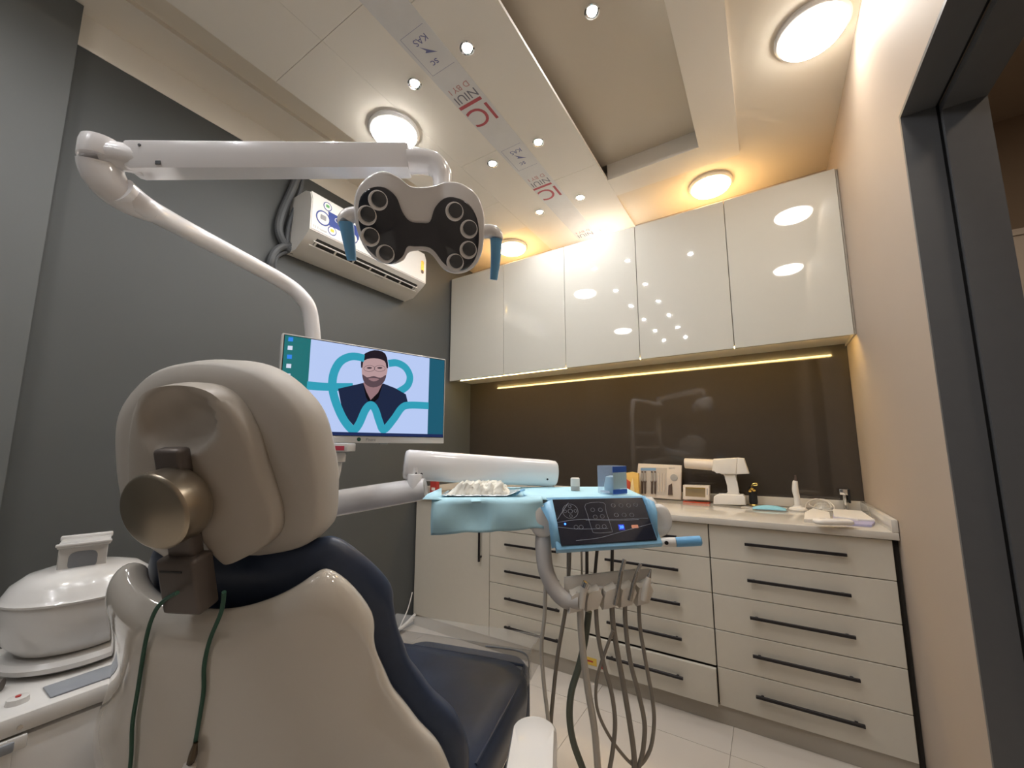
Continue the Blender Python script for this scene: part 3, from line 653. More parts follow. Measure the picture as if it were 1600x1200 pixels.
# paper cup holder behind the headrest
q = at(522, 716, 1.12)
t = thing('cup_filler', (q.x, q.y, q.z-.04), 'white cup filler with a red label under the monitor', 'cup filler')
MB().lathe([(.013, -.075), (.020, -.035), (.022, -.012), (.030, -.010), (.031, .008), (.028, .016), (.001, .017)], q, 24).build('nozzle', 'white', t)
MB(frame(q+Vector((0, 0, .030)), CAM_R, (-.526, .85, 0), (0, 0, 1))).box(-.05, .048, -.03, .03, -.012, .012, .004).build('head_block', 'white', t)
MB(frame(q+Vector((0, 0, .030)), CAM_R, (-.526, .85, 0), (0, 0, 1))).box(-.045, .040, -.0308, -.030, -.008, .004).build('label', 'redlabel', t)
MB().tube([q+Vector((0, 0, .03)), q.lerp(Vector((post.x, post.y, q.z)), .5)+Vector((0, 0, .03)), Vector((post.x+.024, post.y-.014, q.z+.03))], .011, 8, 4).build('bracket', 'white', t)

# ------------------------------------------------------------------ delivery unit
G = math.radians(31.73); R0 = Vector((math.cos(G), math.sin(G), 0)); F0 = Vector((-math.sin(G), math.cos(G), 0))
def gp(px, py, yf):  # intersection with the vertical plane at distance yf ahead
    r = ray(px, py); return Vector((0, 0, EYE)) + r*(yf/r.dot(F0))
du = thing('delivery_arm', (-1.13, .60, UT), 'white two-part delivery arm reaching from the side unit to the instrument tray', 'arm')
b0 = at(462, 797, 1.22); b1 = at(648, 766, 1.22)
MB().tube([b0-(b1-b0)*.05, b0, b1, b1+(b1-b0)*.06], [.030, .040, .033, .024], 20, 3, flat=(.8, 1.05)).build('lower_arm', 'lampwhite', du)
MB().tube([Vector((b0.x, b0.y, UT)), Vector((b0.x, b0.y, b0.z+.03))], .035, 18).build('column', 'lampwhite', du)
c0 = at(648, 752, 1.22)
MB().lathe([(.022, -.03), (.022, .02), (.021, .022), (.010, .023), (.010, .042)], c0, 24).build('pivot', 'lampwhite', du)
s0 = at(634, 726, 1.235); s1 = at(868, 740, 1.42); sax = (s1-s0).normalized(); ssd = Vector((0, 0, 1)).cross(sax).normalized(); sau = sax.cross(ssd); sl = (s1-s0).length
SM = frame(s0, sax, ssd, sau)
MB(SM).rings([[(x+bulge*(1-abs(z)*1.2)*0, y*k, z*k) for y, z in [(.030*math.cos(a)*(1 if abs(math.cos(a)) < .8 else .95), .047*math.sin(a)) for a in [2*PI*i/24 for i in range(24)]]] for x, k, bulge in ((-.006, .70, 1), (-.003, .9, 0), (.006, .99, 0), (.03, 1, 0), (sl-.03, .98, 0), (sl-.006, .95, 0), (sl, .85, 0))]).build('upper_arm', 'lampwhite', du, 50)
for k in (.030, .046): MB(SM).lathe([(.0035, 0), (.0035, .002)], (k, -.028, -.024), 8, (0, -1, 0)).build('screw', 'black', du)
MB(SM).lathe([(.0035, 0), (.0035, .002)], (sl-.045, -.029, -.02), 8, (0, -1, 0)).build('screw', 'black', du)
s1d = at(856, 752, 1.42)
MB().tube([s1d, s1d-Vector((0, 0, .05))], .024, 16).build('tray_swivel', 'lampwhite', du)

TR = at(940, 800, 1.2)
tr = thing('instrument_tray', (TR.x, TR.y, TR.z-.05), 'white instrument tray with black touch panel and hanging handpieces', 'instrument tray')
GD = 1.13
def gq(px, py, yf=GD): q = gp(px, py, yf); return q.dot(R0), q.z
GF = lambda yf: frame(F0*yf, R0, (0, 0, 1), -F0)   # vertical plane facing the viewer
ZTR = gp(900, 779, GD).z   # top front edge level
def rf(px, py, yf): q = gp(px, py, yf); return q.dot(R0)
TZ = ZTR
# main body: rounded plan
xa, xb = rf(842, 800, GD), rf(1040, 800, GD)
GT = frame((0, 0, 0), R0, F0, (0, 0, 1))
body_out = cat2([(xa-.012, 1.185), (xa+.03, 1.165), ((xa+xb)/2, 1.16), (xb-.04, 1.165), (xb+.006, 1.19), (xb-.01, 1.22), (xb-.05, 1.40), ((xa+xb)/2, 1.46), (xa-.04, 1.42), (xa-.06, 1.28)], 5)
MB(GT).loft(body_out, [(TZ-.118, .55), (TZ-.110, .80), (TZ-.092, .93), (TZ-.070, .99), (TZ-.05, 1.0), (TZ-.032, .985), (TZ-.016, .95), (TZ-.004, .90)]).build('tray_body', 'white', tr, 60)
# tilted touch panel
pTL, pTR, pBR, pBL = gp(862, 780, 1.145), gp(1003, 778, 1.145), gp(1027, 843, 1.075), gp(877, 853, 1.075)
PX_ = ((pBR-pBL).normalized()+(pTR-pTL).normalized()).normalized(); PYv = (((pTL-pBL)+(pTR-pBR))/2); PN = PX_.cross(PYv).normalized(); PYn = PN.cross(PX_).normalized()
PC = (pTL+pTR+pBR+pBL)/4; PM = frame(PC, PX_, PYn, PN)
inv = PM.inverted()
quad = [((inv @ v).x, (inv @ v).y) for v in (pBL, pBR, pTR, pTL)]
def qs(k, dx=0, dy=0): return [(x*k+dx, y*k+dy) for x, y in quad]
MB(PM).prism([(x*1.11, y*1.16) for x, y in quad], -.030, -.003, .006).build('panel_housing', 'bluefilm', tr)
cp = MB(PM).prism(quad, -.004, .001, .001, 1).build('touch_panel', 'blackpanel', tr)
def pq(px, py):
    r = ray(px, py); o = Vector((0, 0, EYE)); q = inv @ (o + r*((PC-o).dot(PN)/r.dot(PN))); return q.x, q.y
def loopline(pts, wd, m, nm, z=.0012, closed=True):
    n = len(pts); b = MB(PM)
    for i in range(n if closed else n-1):
        p0, p1 = pts[i], pts[(i+1) % n]; b.tube([(p0[0], p0[1], z), (p1[0], p1[1], z)], wd, 4)
    return b.build(nm, m, cp)
loopline(cat2([pq(*p) for p in ((915, 788), (943, 786), (947, 800), (956, 828), (953, 832), (930, 833), (925, 828), (918, 805))], 3), .0005, 'icon', 'icon_frame')
cxp, cyp = pq(891, 799)
loopline(circ(cxp, cyp, .021, 20), .0005, 'icon', 'icon_ring'); loopline(circ(cxp, cyp, .006, 12), .0005, 'icon', 'icon_ring')
for k in range(4): loopline(circ(cxp+.014*math.cos(k*PI/2), cyp+.014*math.sin(k*PI/2), .004, 8), .0004, 'icon', 'icon_ring')
for p in ((926, 797), (938, 797), (930, 808), (941, 807), (934, 823), (944, 823), (958, 790), (970, 790), (982, 790), (993, 789), (963, 805), (975, 805), (987, 805), (900, 824), (908, 824)):
    x, y = pq(*p); loopline(circ(x, y, .0055, 10), .0004, 'icon', 'icon_ring')
x, y = pq(883, 819); MB(PM).lathe([(.0026, .001), (.0022, .0022), (.0001, .0024)], (x, y, 0), 12).build('blue_led', 'em_blue', cp)
x, y = pq(971, 824); text('display_digits', '20', PM @ Matrix.Translation((x, y, .0014)), .011, 'em_blue', cp)
MB(PM).box(x-.008, x+.008, y-.008, y+.008, .001, .0012).build('display', 'em_bluedim', cp)
x, y = pq(992, 823); MB(PM).prism(rrect(x-.009, x+.009, y-.0045, y+.0045, .002), .001, .0014).build('orange_key', 'em_orange', cp)
for pts in ([(870, 817), (905, 812), (960, 812), (1012, 810)], [(872, 824), (905, 827), (950, 826)], [(1020, 818), (975, 830), (935, 841), (900, 845)], [(871, 812), (880, 798), (888, 786)], [(998, 812), (960, 814), (915, 813)]):
    loopline(cat2([pq(*p) for p in pts], 5, False), .00035, 'clearfilm', 'crease_glint', .0016, False)  # pale lines paint the reflections along the film creases
# round white ends and grip handle
for px, py, r in ((848, 814, .036), (1030, 813, .035)):
    c = gp(px, py, 1.135)
    MB(frame(c, R0, (0, 0, 1), -F0)).loft(circ(0, 0, r, 28, r*1.25), [(-.035, .7), (-.02, .95), (0, 1.0), (.006, .95), (.010, .80), (.011, .3)]).build('end_cap', 'white', tr, 60)
g0 = gp(1032, 847, 1.09); g1 = gp(1056, 847, 1.08); g2 = gp(1094, 845, 1.07)
hg = MB().tube([g0, (g0+g1)/2, g1], [.009, .012, .012], 14, 3).build('grip_handle', 'white', tr)
MB().tube([g1, g2, g2+(g2-g1)*.05], [.0125, .0125, .009], 16).build('grip_wrap', 'bluewrap', hg)
q = gp(1041, 848, 1.075); MB().lathe([(.005, 0), (.005, .003)], q, 10, -F0).build('grip_screw', 'black', hg)
# curved grey tube to the handpiece holder
MB().tube([gp(851, 822, 1.16), gp(849, 840, 1.15), gp(849, 858, 1.135), gp(853, 890, 1.12), gp(866, 920, 1.11), gp(884, 938, 1.10), gp(905, 940, 1.09)], [.022, .022, .0215, .021, .020, .020, .020], 18, 5).build('holder_tube', 'armgrey', tr)
# handpiece holder bar with wedge cradles
hb0, hb1 = gp(882, 915, 1.12), gp(1016, 900, 1.12)
bx = (hb1-hb0).normalized(); BM = frame(hb0, bx, (0, 0, 1), bx.cross(Vector((0, 0, 1))))
BL = (hb1-hb0).length
MB(BM).box(0, BL, -.020, .020, -.012, .0, .003).build('holder_bar', 'holder', tr)
for k in range(5):
    x0 = .006+k*(BL-.012)/5; wd = (BL-.012)/5
    MB(BM).prism([(x0-.002, -.056), (x0+wd*.72, -.052), (x0+wd*1.02, -.024), (x0+wd*.80, -.002), (x0+wd*.45, -.012), (x0+wd*.12, -.010), (x0+wd*.16, -.03)], .0, .042, .003).build('cradle', 'holder', tr)
    MB(BM).lathe([(.0080, -.004), (.0078, .0), (.0060, .001)], (x0+wd*.95, -.006, .020), 14, (0, 1, 0)).build('cradle_ring', 'armgrey', tr)
# hoses looping below the holder
def hose(pts, r, m, d0=1.09, d1=1.12):
    n = len(pts); MB().tube([gp(x, y, d0+(d1-d0)*i/(n-1)) for i, (x, y) in enumerate(pts)], r, 10, 6).build('hose', m, tr)
hose([(848, 852), (852, 900), (851, 960), (846, 1010), (850, 1070), (857, 1130), (860, 1200), (872, 1240)], .0052, 'hose_light', 1.15, 1.12)
hose([(890, 850), (889, 890), (884, 950), (872, 1020), (864, 1090), (861, 1140), (868, 1200), (880, 1245)], .0052, 'hose', 1.16, 1.14)
hose([(906, 925), (907, 970), (911, 1020), (919, 1080), (929, 1140), (934, 1200), (938, 1245)], .0088, 'hose_light')
hose([(920, 955), (914, 1000), (905, 1040), (893, 1080), (890, 1120), (896, 1160), (912, 1205), (925, 1245)], .0088, 'hose_green', 1.13, 1.15)
hose([(931, 948), (934, 990), (944, 1040), (956, 1085), (961, 1130), (957, 1175), (950, 1215), (945, 1245)], .0055, 'hose')
hose([(958, 985), (945, 1020), (934, 1055), (931, 1090), (937, 1120), (955, 1155), (978, 1185), (995, 1200)], .0040, 'hose')
hose([(956, 925), (957, 965), (963, 1010), (974, 1070), (984, 1130), (991, 1185), (990, 1245)], .0068, 'hose')
hose([(977, 930), (977, 970), (984, 1030), (998, 1085), (1007, 1130), (1005, 1170), (998, 1200), (990, 1245)], .0058, 'hose')
hose([(998, 935), (1000, 980), (1010, 1040), (1019, 1090), (1022, 1130), (1016, 1170), (1000, 1195), (985, 1190)], .0048, 'hose')
for x0, x1 in ((888, 888), (917, 917), (935, 929), (957, 956)): hose([(x0, 845), ((x0+x1)/2, 870), (x1, 905)], .0046, 'hose_dark', 1.18, 1.17)
hose([(909, 848), (910, 900)], .0015, 'hose_light', 1.18, 1.18)
# handpieces
def handpiece(nm, lab_, pts, rr, m='steel'):
    q = [gp(x, y, 1.075) for x, y in pts]
    o = thing(nm, q[0], lab_, 'handpiece', 'handpieces in the cradles')
    MB().tube(q[:3], rr[:3], 12, 3).build('body', m, o); MB().tube(q[2:], rr[2:], 12, 3).build('tip', 'chrome', o)
    return o
handpiece('syringe_handpiece', 'chunky grey syringe handpiece in the cradle nearest the grey tube', [(909, 950), (911, 930), (914, 918), (917, 910)], [.007, .008, .011, .011], 'holder')
handpiece('contra_angle', 'slim steel handpiece with bent head in the middle cradle', [(961, 945), (967, 915), (971, 892), (976, 874)], [.0065, .006, .005, .0052])
handpiece('turbine_handpiece', 'slim steel handpiece leaning beside the middle cradle', [(984, 938), (990, 912), (996, 893), (1001, 881)], [.0065, .006, .0045, .0045])
handpiece('scaler_handpiece', 'short pointed scaler handpiece in the outermost cradle', [(1006, 938), (1010, 915), (1014, 902), (1017, 889)], [.009, .009, .006, .0015], 'holder')

# ------------------------------------------------------------------ disposable sheets and things on the tray
def sheet(nm, fn, nu, nv, m, parent, th=.0006):
    return MB().grid([[fn(i/nu, j/nv) for i in range(nu+1)] for j in range(nv+1)]).build(nm, m, parent, 80, [('SOLIDIFY', dict(thickness=th, offset=0))])
def W3(xr, yf, z): return R0*xr + F0*yf + Vector((0, 0, z))
xl0, xl1 = rf(672, 790, 1.12), rf(848, 790, 1.12)
st = thing('side_tray', W3((xl0+xl1)/2, 1.26, TZ-.03), 'small side tray hidden under the blue sheet', 'tray')
MB(GT).box(xl0+.01, xl1-.005, 1.135, 1.42, TZ-.014, TZ-.006, .003).build('plate', 'steel', st)
MB(GT).box(xl1-.02, xa+.02, 1.22, 1.30, TZ-.022, TZ-.010).build('plate_arm', 'steel', st)
bs = thing('blue_napkin', W3((xl0+xl1)/2, 1.2, TZ), 'light blue disposable sheet draped over the side tray with hanging flap', 'napkin')
FZ = .082
def napk(u, v):
    n = noise.noise(Vector((u*5, v*5, 1)))*.004
    x = xl0+(xl1-xl0)*u
    if v < .62:      # top
        t_ = v/.62; return W3(x - .010*(1-t_)*(1-u), 1.44+(1.128-1.44)*t_, TZ+.002+n*.6*(1-t_) - (.012*(1-u)**6 if t_ < .8 else 0))
    t_ = (v-.62)/.38; return W3(x+.006*t_*math.sin(u*9)+.004*(u < .05), 1.122-.010*math.sin(t_*PI)*math.sin(u*PI*3+1)-.006*math.exp(-((u-.56)/.03)**2)*t_, TZ-.004-FZ*t_*(1.10-.20*u)+n)
sheet('sheet', napk, 48, 30, 'napkin', bs)
cn = [gp(660, 780, 1.10), gp(668, 772, 1.16), gp(690, 762, 1.25), gp(690, 781, 1.13)]
b = MB(); b.poly([tuple(v) for v in cn]); b.build('corner_flap', 'napkin', bs, 80, [('SOLIDIFY', dict(thickness=.0008, offset=0))])
bs2 = thing('tray_cover_sheet', W3(.1, 1.3, TZ), 'light blue disposable sheet covering the top of the instrument tray', 'napkin')
def top2(u, v):
    x0_, x1_ = xl1-.05+.06*0, xb-.05
    yf = 1.43+(1.150-1.43)*v; x = x0_ + (x1_-x0_)*u + .02*(1-v)*(u-.5)
    return W3(x, yf, TZ+.0035+.0015*math.sin(u*13)*math.sin(v*7)-.010*max(0, v-.93)/.07)
sheet('sheet', top2, 40, 20, 'napkin', bs2)
cnr = [gp(1003, 774, 1.15), gp(1022, 784, 1.13), gp(1027, 800, 1.11), gp(1028, 842, 1.08), gp(1005, 780, 1.14)]
b = MB(); b.poly([tuple(v) for v in cnr]); b.build('side_drape', 'bluefilm', bs2, 80, [('SOLIDIFY', dict(thickness=.001, offset=0))])
cnl = [gp(843, 790, 1.13), gp(863, 780, 1.14), gp(878, 852, 1.078), gp(862, 857, 1.085), gp(857, 815, 1.10)]
b = MB(); b.poly([tuple(v) for v in cnl]); b.build('side_drape', 'bluefilm', bs2, 80, [('SOLIDIFY', dict(thickness=.001, offset=0))])
# gauze and foil
gz = thing('gauze_pile', W3(rf(748, 780, 1.25), 1.28, TZ), 'crumpled pile of cream gauze on the blue sheet', 'gauze')
gx0, gx1 = rf(703, 775, 1.24), rf(797, 775, 1.24)
def gau(u, v):
    e = max(0, min(1, min(u, 1-u, v*1.3, (1-v)*1.3)*6)); p = Vector((u*3.2+v, v*2.2, 4.2))
    r1 = 1-abs(noise.noise(p*1.6))*2; r2 = 1-abs(noise.noise(p*4.1+Vector((3, 1, 0))))*2; r3 = noise.noise(p*9)
    return W3(gx0+(gx1-gx0)*u+.010*r2*e, 1.165+.105*v+.005*r3, TZ+.006+e*max(0, .010+.018*r1+.008*r2+.003*r3))
sheet('cloth', gau, 90, 50, 'gauze', gz, .0012)
fo = thing('foil_pouch', W3(rf(748, 782, 1.2), 1.19, TZ), 'shiny opened foil sterilisation pouch under the gauze', 'pouch')
fx0, fx1 = rf(693, 780, 1.19), rf(812, 780, 1.19)
def foi(u, v):
    n = noise.noise(Vector((u*16, v*8, 9)))
    return W3(fx0+(fx1-fx0)*u, 1.145+.16*v, TZ+.0060+.005*abs(n)+(.014*max(0, u-.85)/.15)*(1-v))
sheet('pouch', foi, 60, 14, 'foil', fo)
MB().tube([W3(fx1-.01, 1.15, TZ+.008), W3(fx1+.006, 1.16, TZ+.020), W3(fx1+.012, 1.20, TZ+.014)], [.003, .008, .004], 6, 4, flat=(1, .3)).build('blue_edge', 'bluewrap', fo)
# small bottle
def onfar(px, py): return onz(px, py, TZ+.005)
q = onfar(899, 766)
t = thing('small_jar', q, 'small white-capped glass jar on the blue tray sheet', 'jar')
sc = (q-Vector((0, 0, EYE))).dot(CAM_F)/FPX
MB().lathe([(7*sc, 0), (7*sc, 7*sc), (6.5*sc, 7.5*sc)], q, 20).build('glass', 'kitgrey', t)
MB().lathe([(7*sc, 6.5*sc), (7.2*sc, 8*sc), (7*sc, 18*sc), (6*sc, 19*sc), (.001, 19.2*sc)], q, 20).build('lid', 'paper', t)
# clear box with blue labels
q = onfar(957, 771); sc = (q-Vector((0, 0, EYE))).dot(CAM_F)/FPX
t = thing('clear_box', q, 'clear blue plastic box with a paper label on the tray sheet', 'box')
BMx = Matrix.Translation(q) @ Matrix.Rotation(math.radians(-28), 4, 'Z')
bw, bh = 17*sc, 43*sc
MB(BMx).box(-bw, bw, -bw*.9, bw*.9, 0, bh, .002).build('case', 'boxclear', t)
for z0, z1 in ((bh*.78, bh*.98), (.002, bh*.18)): MB(BMx).box(bw, bw+.0006, -bw*.85, bw*.85, z0, z1).build('blue_band', 'boxblue', t)
MB(BMx).box(bw, bw+.0005, -bw*.8, bw*.8, bh*.2, bh*.76).build('label', 'boxlabel', t)
MB(BMx).loft(circ(0, 0, bw*.7, 16), [(.003, .8), (.01, 1), (bh*.3, 1.05), (bh*.6, .8), (bh*.64, .3)]).build('contents', 'boxlabel', t)
MB(BMx).box(-bw*.6, bw*.6, -bw*.91, -bw*.90, bh*.05, bh*.12).build('seam', 'clearfilm', t)
# pens behind
q = onfar(835, 755)
t = thing('marker_pen', q, 'orange and grey pen lying on the blue sheet below the arm', 'pen')
pa, pb = gp(826, 753, 1.50), gp(858, 756, 1.50)
MB().tube([pa, (pa+pb)/2], .006, 8).build('barrel', 'toothyellow', t); MB().tube([(pa+pb)/2, pb], .006, 8).build('cap', 'plasticgrey', t)

# ------------------------------------------------------------------ counter things
ZW = .8902
def scale_at(p): return (p-Vector((0, 0, EYE))).dot(CAM_F)/FPX
# red box
q = Vector((-2.12, 2.24, ZW)); sc = scale_at(q)
t = thing('red_box', q, 'small red box standing at the grey wall end of the worktop', 'box')
RM = Matrix.Translation(q) @ Matrix.Rotation(math.radians(12), 4, 'Z')
MB(RM).box(-.028, .028, -.02, .02, 0, .155, .003).build('carton', 'red', t)
MB(RM @ frame((.0281, 0, .09), (0, 1, 0), (0, 0, 1), (1, 0, 0))).prism(circ(0, .02, .014, 16), 0, .0006).build('print', 'redlabel', t)
MB(RM @ frame((0, -.0201, .03), (1, 0, 0), (0, 0, 1), (0, -1, 0))).box(-.015, .015, -.01, .01, 0, .0005).build('print', 'paper', t)
# beaker behind
q = Vector((-1.93, 2.55, ZW))
t = thing('paper_cup', q, 'pale cream cup standing on the worktop behind the gauze', 'cup')
MB().lathe([(.026, 0), (.034, .115), (.036, .118), (.034, .120), (.030, .112)], q, 24).build('cup_body', 'kit', t); MB().lathe([(.0345, .113), (.0375, .117), (.0345, .121)], q, 24).build('rim', 'kit', t)
# tooth model
def yv(px, py, y): return ony(px, py, y)
Y1 = 2.60
def flat(pts, y): return [((ony(px, py, y)).x, (ony(px, py, y)).z) for px, py in pts]
VF = lambda y: frame((0, y, 0), (1, 0, 0), (0, 0, 1), (0, -1, 0))
def fit(poly, z0): # rest on the worktop
    mz = min(p[1] for p in poly); return [(x, z-mz+z0) for x, z in poly]
tm_ = thing('tooth_model', (ony(985, 760, Y1).x, Y1, ZW), 'yellow cutaway tooth model with red pulp on the worktop', 'dental model')
mzs = ony(972, 771, Y1).z-.006
def tf(pts): return [(x, z-mzs+ZW) for x, z in flat(pts, Y1)]
MB(VF(Y1)).prism(tf([(972, 771), (974, 733), (985, 731), (996, 733), (997, 771)]), -.045, -.012, .003).build('block', 'toothyellow', tm_)
MB(VF(Y1)).prism(tf([(974, 768), (975, 750), (978, 742), (984, 746), (984, 754), (982, 768), (980, 768), (979, 756), (977, 768)]), -.012, -.006, .001).build('pulp', 'toothred', tm_)
MB(VF(Y1)).prism(tf([(983, 770), (985, 750), (988, 740), (990, 755), (992, 770)]), -.012, -.004, .001).build('root', 'toothcream', tm_)
# composite kit
Y2 = 2.69
mzs2 = ony(1000, 778, Y2).z
kt_ = thing('composite_kit', (ony(1030, 770, Y2).x, Y2, ZW), 'white tray kit with dark syringes leaning on the backsplash', 'kit')
def kf(pts): return [(x, (z-mzs2)+ZW) for x, z in flat(pts, Y2)]
MB(VF(Y2)).prism(kf([(992, 776), (997, 724), (1065, 727), (1064, 781)]), -.022, .0, .004).build('tray_shell', 'kit', kt_)
MB(VF(Y2)).prism(kf([(998, 770), (1002, 730), (1042, 731), (1042, 774)]), .0, .0006).build('syringe_bay', 'kit_in', kt_)
MB(VF(Y2)).prism(kf([(1001, 735), (1001, 731), (1025, 731), (1025, 735)]), .001, .0016).build('blue_label', 'kitblue', kt_)
for kk, px in enumerate((1024, 1019, 1008.5, 1004)):
    sy = thing('composite_syringe', (ony(px, 760, Y2).x, Y2-.008, ZW+.01), 'thin brown-plunger syringe in the white kit tray, '+ORD[kk]+' from the dial', 'syringe', 'syringes in the kit')
    p0 = kf([(px, 738)])[0]; p1 = kf([(px, 752)])[0]; p2 = kf([(px, 771)])[0]
    MB(VF(Y2)).tube([(p0[0], p0[1], .008), (p1[0], p1[1], .008)], .005, 10).build('barrel', 'kitgrey', sy)
    MB(VF(Y2)).tube([(p1[0], p1[1], .008), (p2[0], p2[1], .008)], .0058, 10).build('plunger', 'kitbrown', sy)
    MB(VF(Y2)).box(p1[0]-.0075, p1[0]+.0075, p1[1]-.006, p1[1]+.006, .003, .012, .002).build('flange', 'kitbrown', sy)
    MB(VF(Y2)).lathe([(.006, 0), (.006, .008)], (p0[0], p0[1], .008), 10, (0, 1, 0)).build('cap', 'kitbrown', sy)
for px in (1029, 1033.5, 1038):
    p0 = kf([(px, 739)])[0]; p2 = kf([(px, 768)])[0]; MB(VF(Y2)).tube([(p0[0], p0[1], .004), (p2[0], p2[1], .004)], .004, 8).build('empty_slot', 'kit', kt_)
x, z = kf([(1053, 746)])[0]; MB(VF(Y2)).lathe([(.022, .0), (.021, .003), (.016, .004), (.001, .003)], (x, z, 0), 20).build('dial', 'kitgrey', kt_)
MB(VF(Y2)).prism(kf([(1044, 773), (1045, 758), (1050, 755), (1051, 773)]), .0, .010, .002).build('vial', 'kitbrown', kt_)
x, z = kf([(1050, 731)])[0]; text('print', 'spectr', VF(Y2) @ Matrix.Translation((x, z, .0008)), .016, 'kitgrey', kt_)
# small gold window box
Y3 = 2.62
t = thing('window_box', (ony(1087, 780, Y3).x, Y3, ZW), 'small white box with a golden window on the worktop', 'box')
mz3 = ony(1067, 782, Y3).z
def bf(pts): return [(x, z-mz3+ZW+.006) for x, z in flat(pts, Y3)]
MB(VF(Y3)).prism(bf([(1067, 779), (1067, 757), (1108, 758), (1108, 781)]), -.06, 0, .004).build('carton', 'kit', t)
MB(VF(Y3)).prism(bf([(1071, 774), (1071, 760), (1102, 761), (1102, 776)]), 0, .0008).build('window', 'goldwin', t)
MB(VF(Y3)).prism(bf([(1071, 762), (1071, 760), (1102, 761), (1102, 763)]), .0008, .0012).build('window_edge', 'gold', t)
MB(VF(Y3)).prism(bf([(1104, 762), (1106, 762), (1106, 772), (1104, 772)]), 0, .0008).build('print', 'kitgrey', t)
MB(VF(Y3)).box(bf([(1067, 779)])[0][0], bf([(1108, 781)])[0][0], ZW, ZW+.006, -.06, .004).build('base_slip', 'toothred', t)
# handheld x-ray gun standing on its base
Y4 = 2.60
xg = thing('xray_gun', (ony(1140, 780, Y4).x, Y4, ZW), 'white handheld dental x-ray unit standing on its pistol grip base', 'x-ray unit')
mz4 = ony(1114, 785, Y4).z
def xf(pts): return [(x, z-mz4+ZW) for x, z in flat(pts, Y4)]
MB(VF(Y4)).prism(xf([(1114, 785), (1115, 773), (1122, 769), (1160, 770), (1164, 774), (1165, 786)]), -.085, .0, .006, 3).build('grip_base', 'paper', xg)
MB(VF(Y4)).prism(xf([(1132, 770), (1138, 765), (1137, 755), (1134, 745), (1129, 738), (1150, 738), (1149, 750), (1152, 766), (1156, 771)]), -.062, -.022, .006, 3).build('grip', 'paper', xg)
hpts = xf([(1112, 733), (1114, 714), (1152, 712), (1150, 738), (1127, 738), (1120, 734)])
MB(VF(Y4)).prism(hpts, -.078, -.004, .008, 3).build('body', 'paper', xg)
MB(VF(Y4)).prism(xf([(1150, 738), (1152, 712), (1162, 713), (1170, 737)]), -.078, -.004, .006, 3).build('rear_hood', 'paper', xg)
p0 = xf([(1068, 721)])[0]; p1 = xf([(1116, 724)])[0]; r0 = (xf([(1068, 713)])[0][1]-xf([(1068, 729)])[0][1])/2
MB(VF(Y4)).tube([(p0[0], p0[1], -.041), (p0[0]+.004, p0[1], -.041), (p1[0], p1[1], -.041)], [r0*.93, r0, r0*1.08], 24).build('cone', 'kit', xg)
MB(VF(Y4)).prism(xf([(1131, 741), (1134, 739), (1136, 748), (1133, 748)]), -.050, -.034, .002).build('trigger', 'paper', xg)
# black and gold figure
Y5 = 2.66
t = thing('perfume_bottle', (ony(1177, 785, Y5).x, Y5, ZW), 'slim black bottle with golden bow and cap on the worktop', 'bottle')
x0 = ony(1177, 780, Y5).x; hh = ony(1177, 756, Y5).z-ony(1177, 787, Y5).z
MB().lathe([(.016, 0), (.022, .004), (.018, .010)], (x0, Y5, ZW), 20).build('gold_foot', 'gold', t)
MB().lathe([(.019, .010), (.022, .02), (.021, hh*.6), (.016, hh*.95), (.001, hh)], (x0, Y5, ZW), 20).build('bottle', 'black', t)
for dx, dz_ in ((-.010, 0), (.010, .004), (0, .012)): MB().lathe([(.001, -.009), (.008, -.004), (.009, .003), (.001, .009)], (x0-.002+dx, Y5-.018, ZW+hh*.75+dz_), 10).build('bow', 'gold', t)
MB().tube([(x0-.004, Y5, ZW+hh*.95), (x0+.004, Y5, ZW+hh*1.10), (x0+.022, Y5, ZW+hh*1.13), (x0+.024, Y5, ZW+hh*1.05), (x0+.006, Y5, ZW+hh*1.02)], .0035, 8, 4).build('gold_loop', 'gold', t)
# face mask
t = thing('face_mask', (-.01, 2.55, ZW), 'light blue disposable face mask lying on the worktop', 'face mask')
def msk(u, v): return Vector((-.098+.150*u, 2.48+.085*v+.02*u, ZW+.005+.016*math.sin(v*PI)*math.sin(u*PI)**.6+.002*math.sin(v*16)))
sheet('pleated_sheet', msk, 24, 18, 'mask', t, .0012)
MB().tube([(-.095, 2.52, ZW+.003), (-.15, 2.53, ZW+.003), (-.14, 2.57, ZW+.003), (-.09, 2.56, ZW+.003)], .0015, 6, 5).build('ear_loop', 'paper', t)
MB().tube([(.05, 2.58, ZW+.003), (.055, 2.62, ZW+.003), (.02, 2.63, ZW+.003), (.0, 2.59, ZW+.004)], .0015, 6, 5).build('ear_loop', 'paper', t)
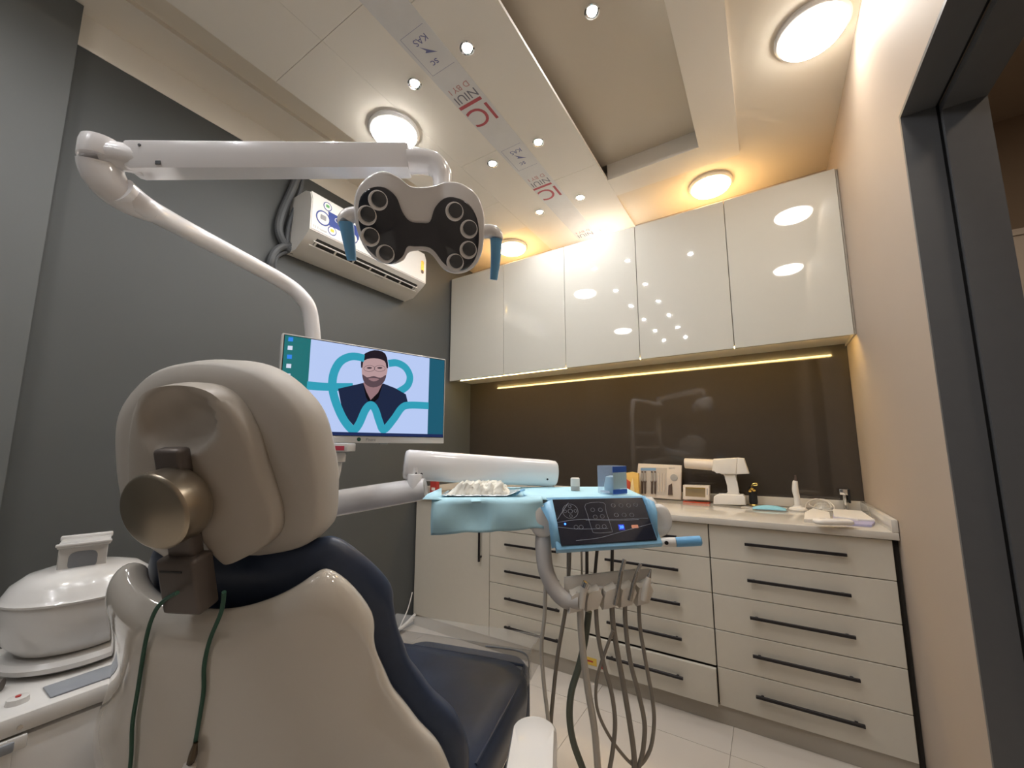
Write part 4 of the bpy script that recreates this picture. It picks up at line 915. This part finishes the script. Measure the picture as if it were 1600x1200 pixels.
# curing light on base with cable
q = onz(1250, 796, ZW)
q = Vector((.105, 2.60, ZW)); sc = scale_at(q)
t = thing('curing_light', q, 'slim white curing light standing upright on a round base', 'curing light')
MB().lathe([(.040, 0), (.041, .004), (.036, .012), (.022, .016), (.018, .022)], q, 28).build('charging_base', 'paper', t)
MB().tube([q+Vector((0, 0, .016)), q+Vector((0, 0, .06)), q+Vector((-.004, 0, .10)), q+Vector((-.002, 0, .135)), q+Vector((0, 0, .15))], [.015, .014, .015, .013, .010], 14, 4).build('handle', 'paper', t)
MB().tube([q+Vector((0, 0, .15)), q+Vector((.002, 0, .165)), q+Vector((.002, 0, .180))], [.008, .005, .004], 10, 3).build('light_guide', 'kitbrown', t)
t = thing('white_cable', (.2, 2.66, ZW), 'coiled thin white cable on the worktop behind the curing light', 'cable')
MB().tube([(.14, 2.66, ZW+.004), (.15, 2.68, ZW+.03), (.19, 2.69, ZW+.052), (.24, 2.69, ZW+.040), (.25, 2.67, ZW+.012), (.21, 2.66, ZW+.006), (.16, 2.68, ZW+.020), (.18, 2.70, ZW+.044), (.23, 2.70, ZW+.050), (.262, 2.68, ZW+.025), (.255, 2.64, ZW+.004), (.21, 2.62, ZW+.004)], .0028, 8, 6).build('cord', 'paper', t)
t = thing('plastic_bag', (.2, 2.66, ZW), 'crumpled clear plastic bag behind the papers on the worktop', 'bag')
def bag(u, v): n = noise.fractal(Vector((u*4, v*4, 2)), .8, 2, 3); return Vector((.165+.10*u, 2.64+.06*v, ZW+.003+.035*math.sin(u*PI)*math.sin(v*PI)*(1+.6*n)))
sheet('film', bag, 20, 16, 'bagclear', t, .0005)
# chrome dispenser
q = Vector((.315, 2.70, ZW))
t = thing('metal_tap', q, 'small chrome tap at the corner of the worktop', 'tap')
MB().tube([q+Vector((0, 0, .0)), q+Vector((0, 0, .085))], .010, 14).build('stem', 'chrome', t)
MB(Matrix.Translation(q)).box(-.022, .012, -.020, .014, .080, .110, .003).build('head', 'chrome', t)
MB(Matrix.Translation(q)).box(.012, .022, -.016, .010, .040, .110, .003).build('lever', 'black', t)
# papers, pads and device
def quadprism(px_pts, z0, z1, m, nm, par):
    v = [onz(px, py, z1) for px, py in px_pts]; b = MB()
    b.prism([(p.x, p.y) for p in v], z0, z1, .001, 1); return b.build(nm, m, par)
t = thing('paper_stack', onz(1330, 805, ZW), 'stack of white papers with lilac edges near the beige wall', 'papers')
quadprism([(1302, 816), (1362, 820), (1367, 815), (1346, 801), (1302, 798)], ZW, ZW+.010, 'lilac', 'notepad', t)
quadprism([(1303, 806), (1301, 795), (1346, 798), (1367, 812), (1340, 811)], ZW+.0102, ZW+.018, 'paper', 'top_sheets', t)
t = thing('white_tray_pad', onz(1275, 805, ZW), 'flat white pad lying under the handheld device', 'pad')
quadprism([(1256, 811), (1258, 800), (1270, 794), (1296, 800), (1298, 812)], ZW, ZW+.014, 'paper', 'pad', t)
quadprism([(1256, 813), (1266, 814), (1266, 812), (1256, 811)], ZW, ZW+.006, 'kitgrey', 'edge', t)
q0, q1 = onz(1272, 812, ZW+.032), onz(1332, 813, ZW+.032)
t = thing('handheld_device', (q0+q1)/2-Vector((0, 0, .03)), 'rounded white handheld device lying on the pads', 'device')
dv = (q1-q0); ux_ = dv.normalized(); DM = frame(q0-Vector((0, 0, .017)), ux_, Vector((0, 0, 1)).cross(ux_), (0, 0, 1))
MB(DM).loft(rrect(0, dv.length, -.025, .030, .022, 6), [(0, .90), (.004, .98), (.010, 1), (.016, .96), (.020, .82)]).build('shell', 'paper', t, 50)
MB(DM).box(.03, .055, .012, .022, .0165, .0205, .002).build('button', 'kitgrey', t)
# floor cables by the grey wall
t = thing('floor_cables', (-2.15, 2.0, 0), 'white cables running along the floor beside the grey wall', 'cables')
for k in range(3): MB().tube([(-2.185+.012*k, 2.12, .04+.02*k), (-2.18+.02*k, 1.95, .014+.015*k), (-2.16+.02*k, 1.6, .012+.01*k), (-2.15+.02*k, .9, .012)], .009, 8, 5).build('cable', 'paper', t)
MB().tube([(-2.193, 2.12, .22), (-2.19, 2.08, .12), (-2.18, 2.0, .03)], .004, 6, 4).build('thin_cable', 'paper', t)
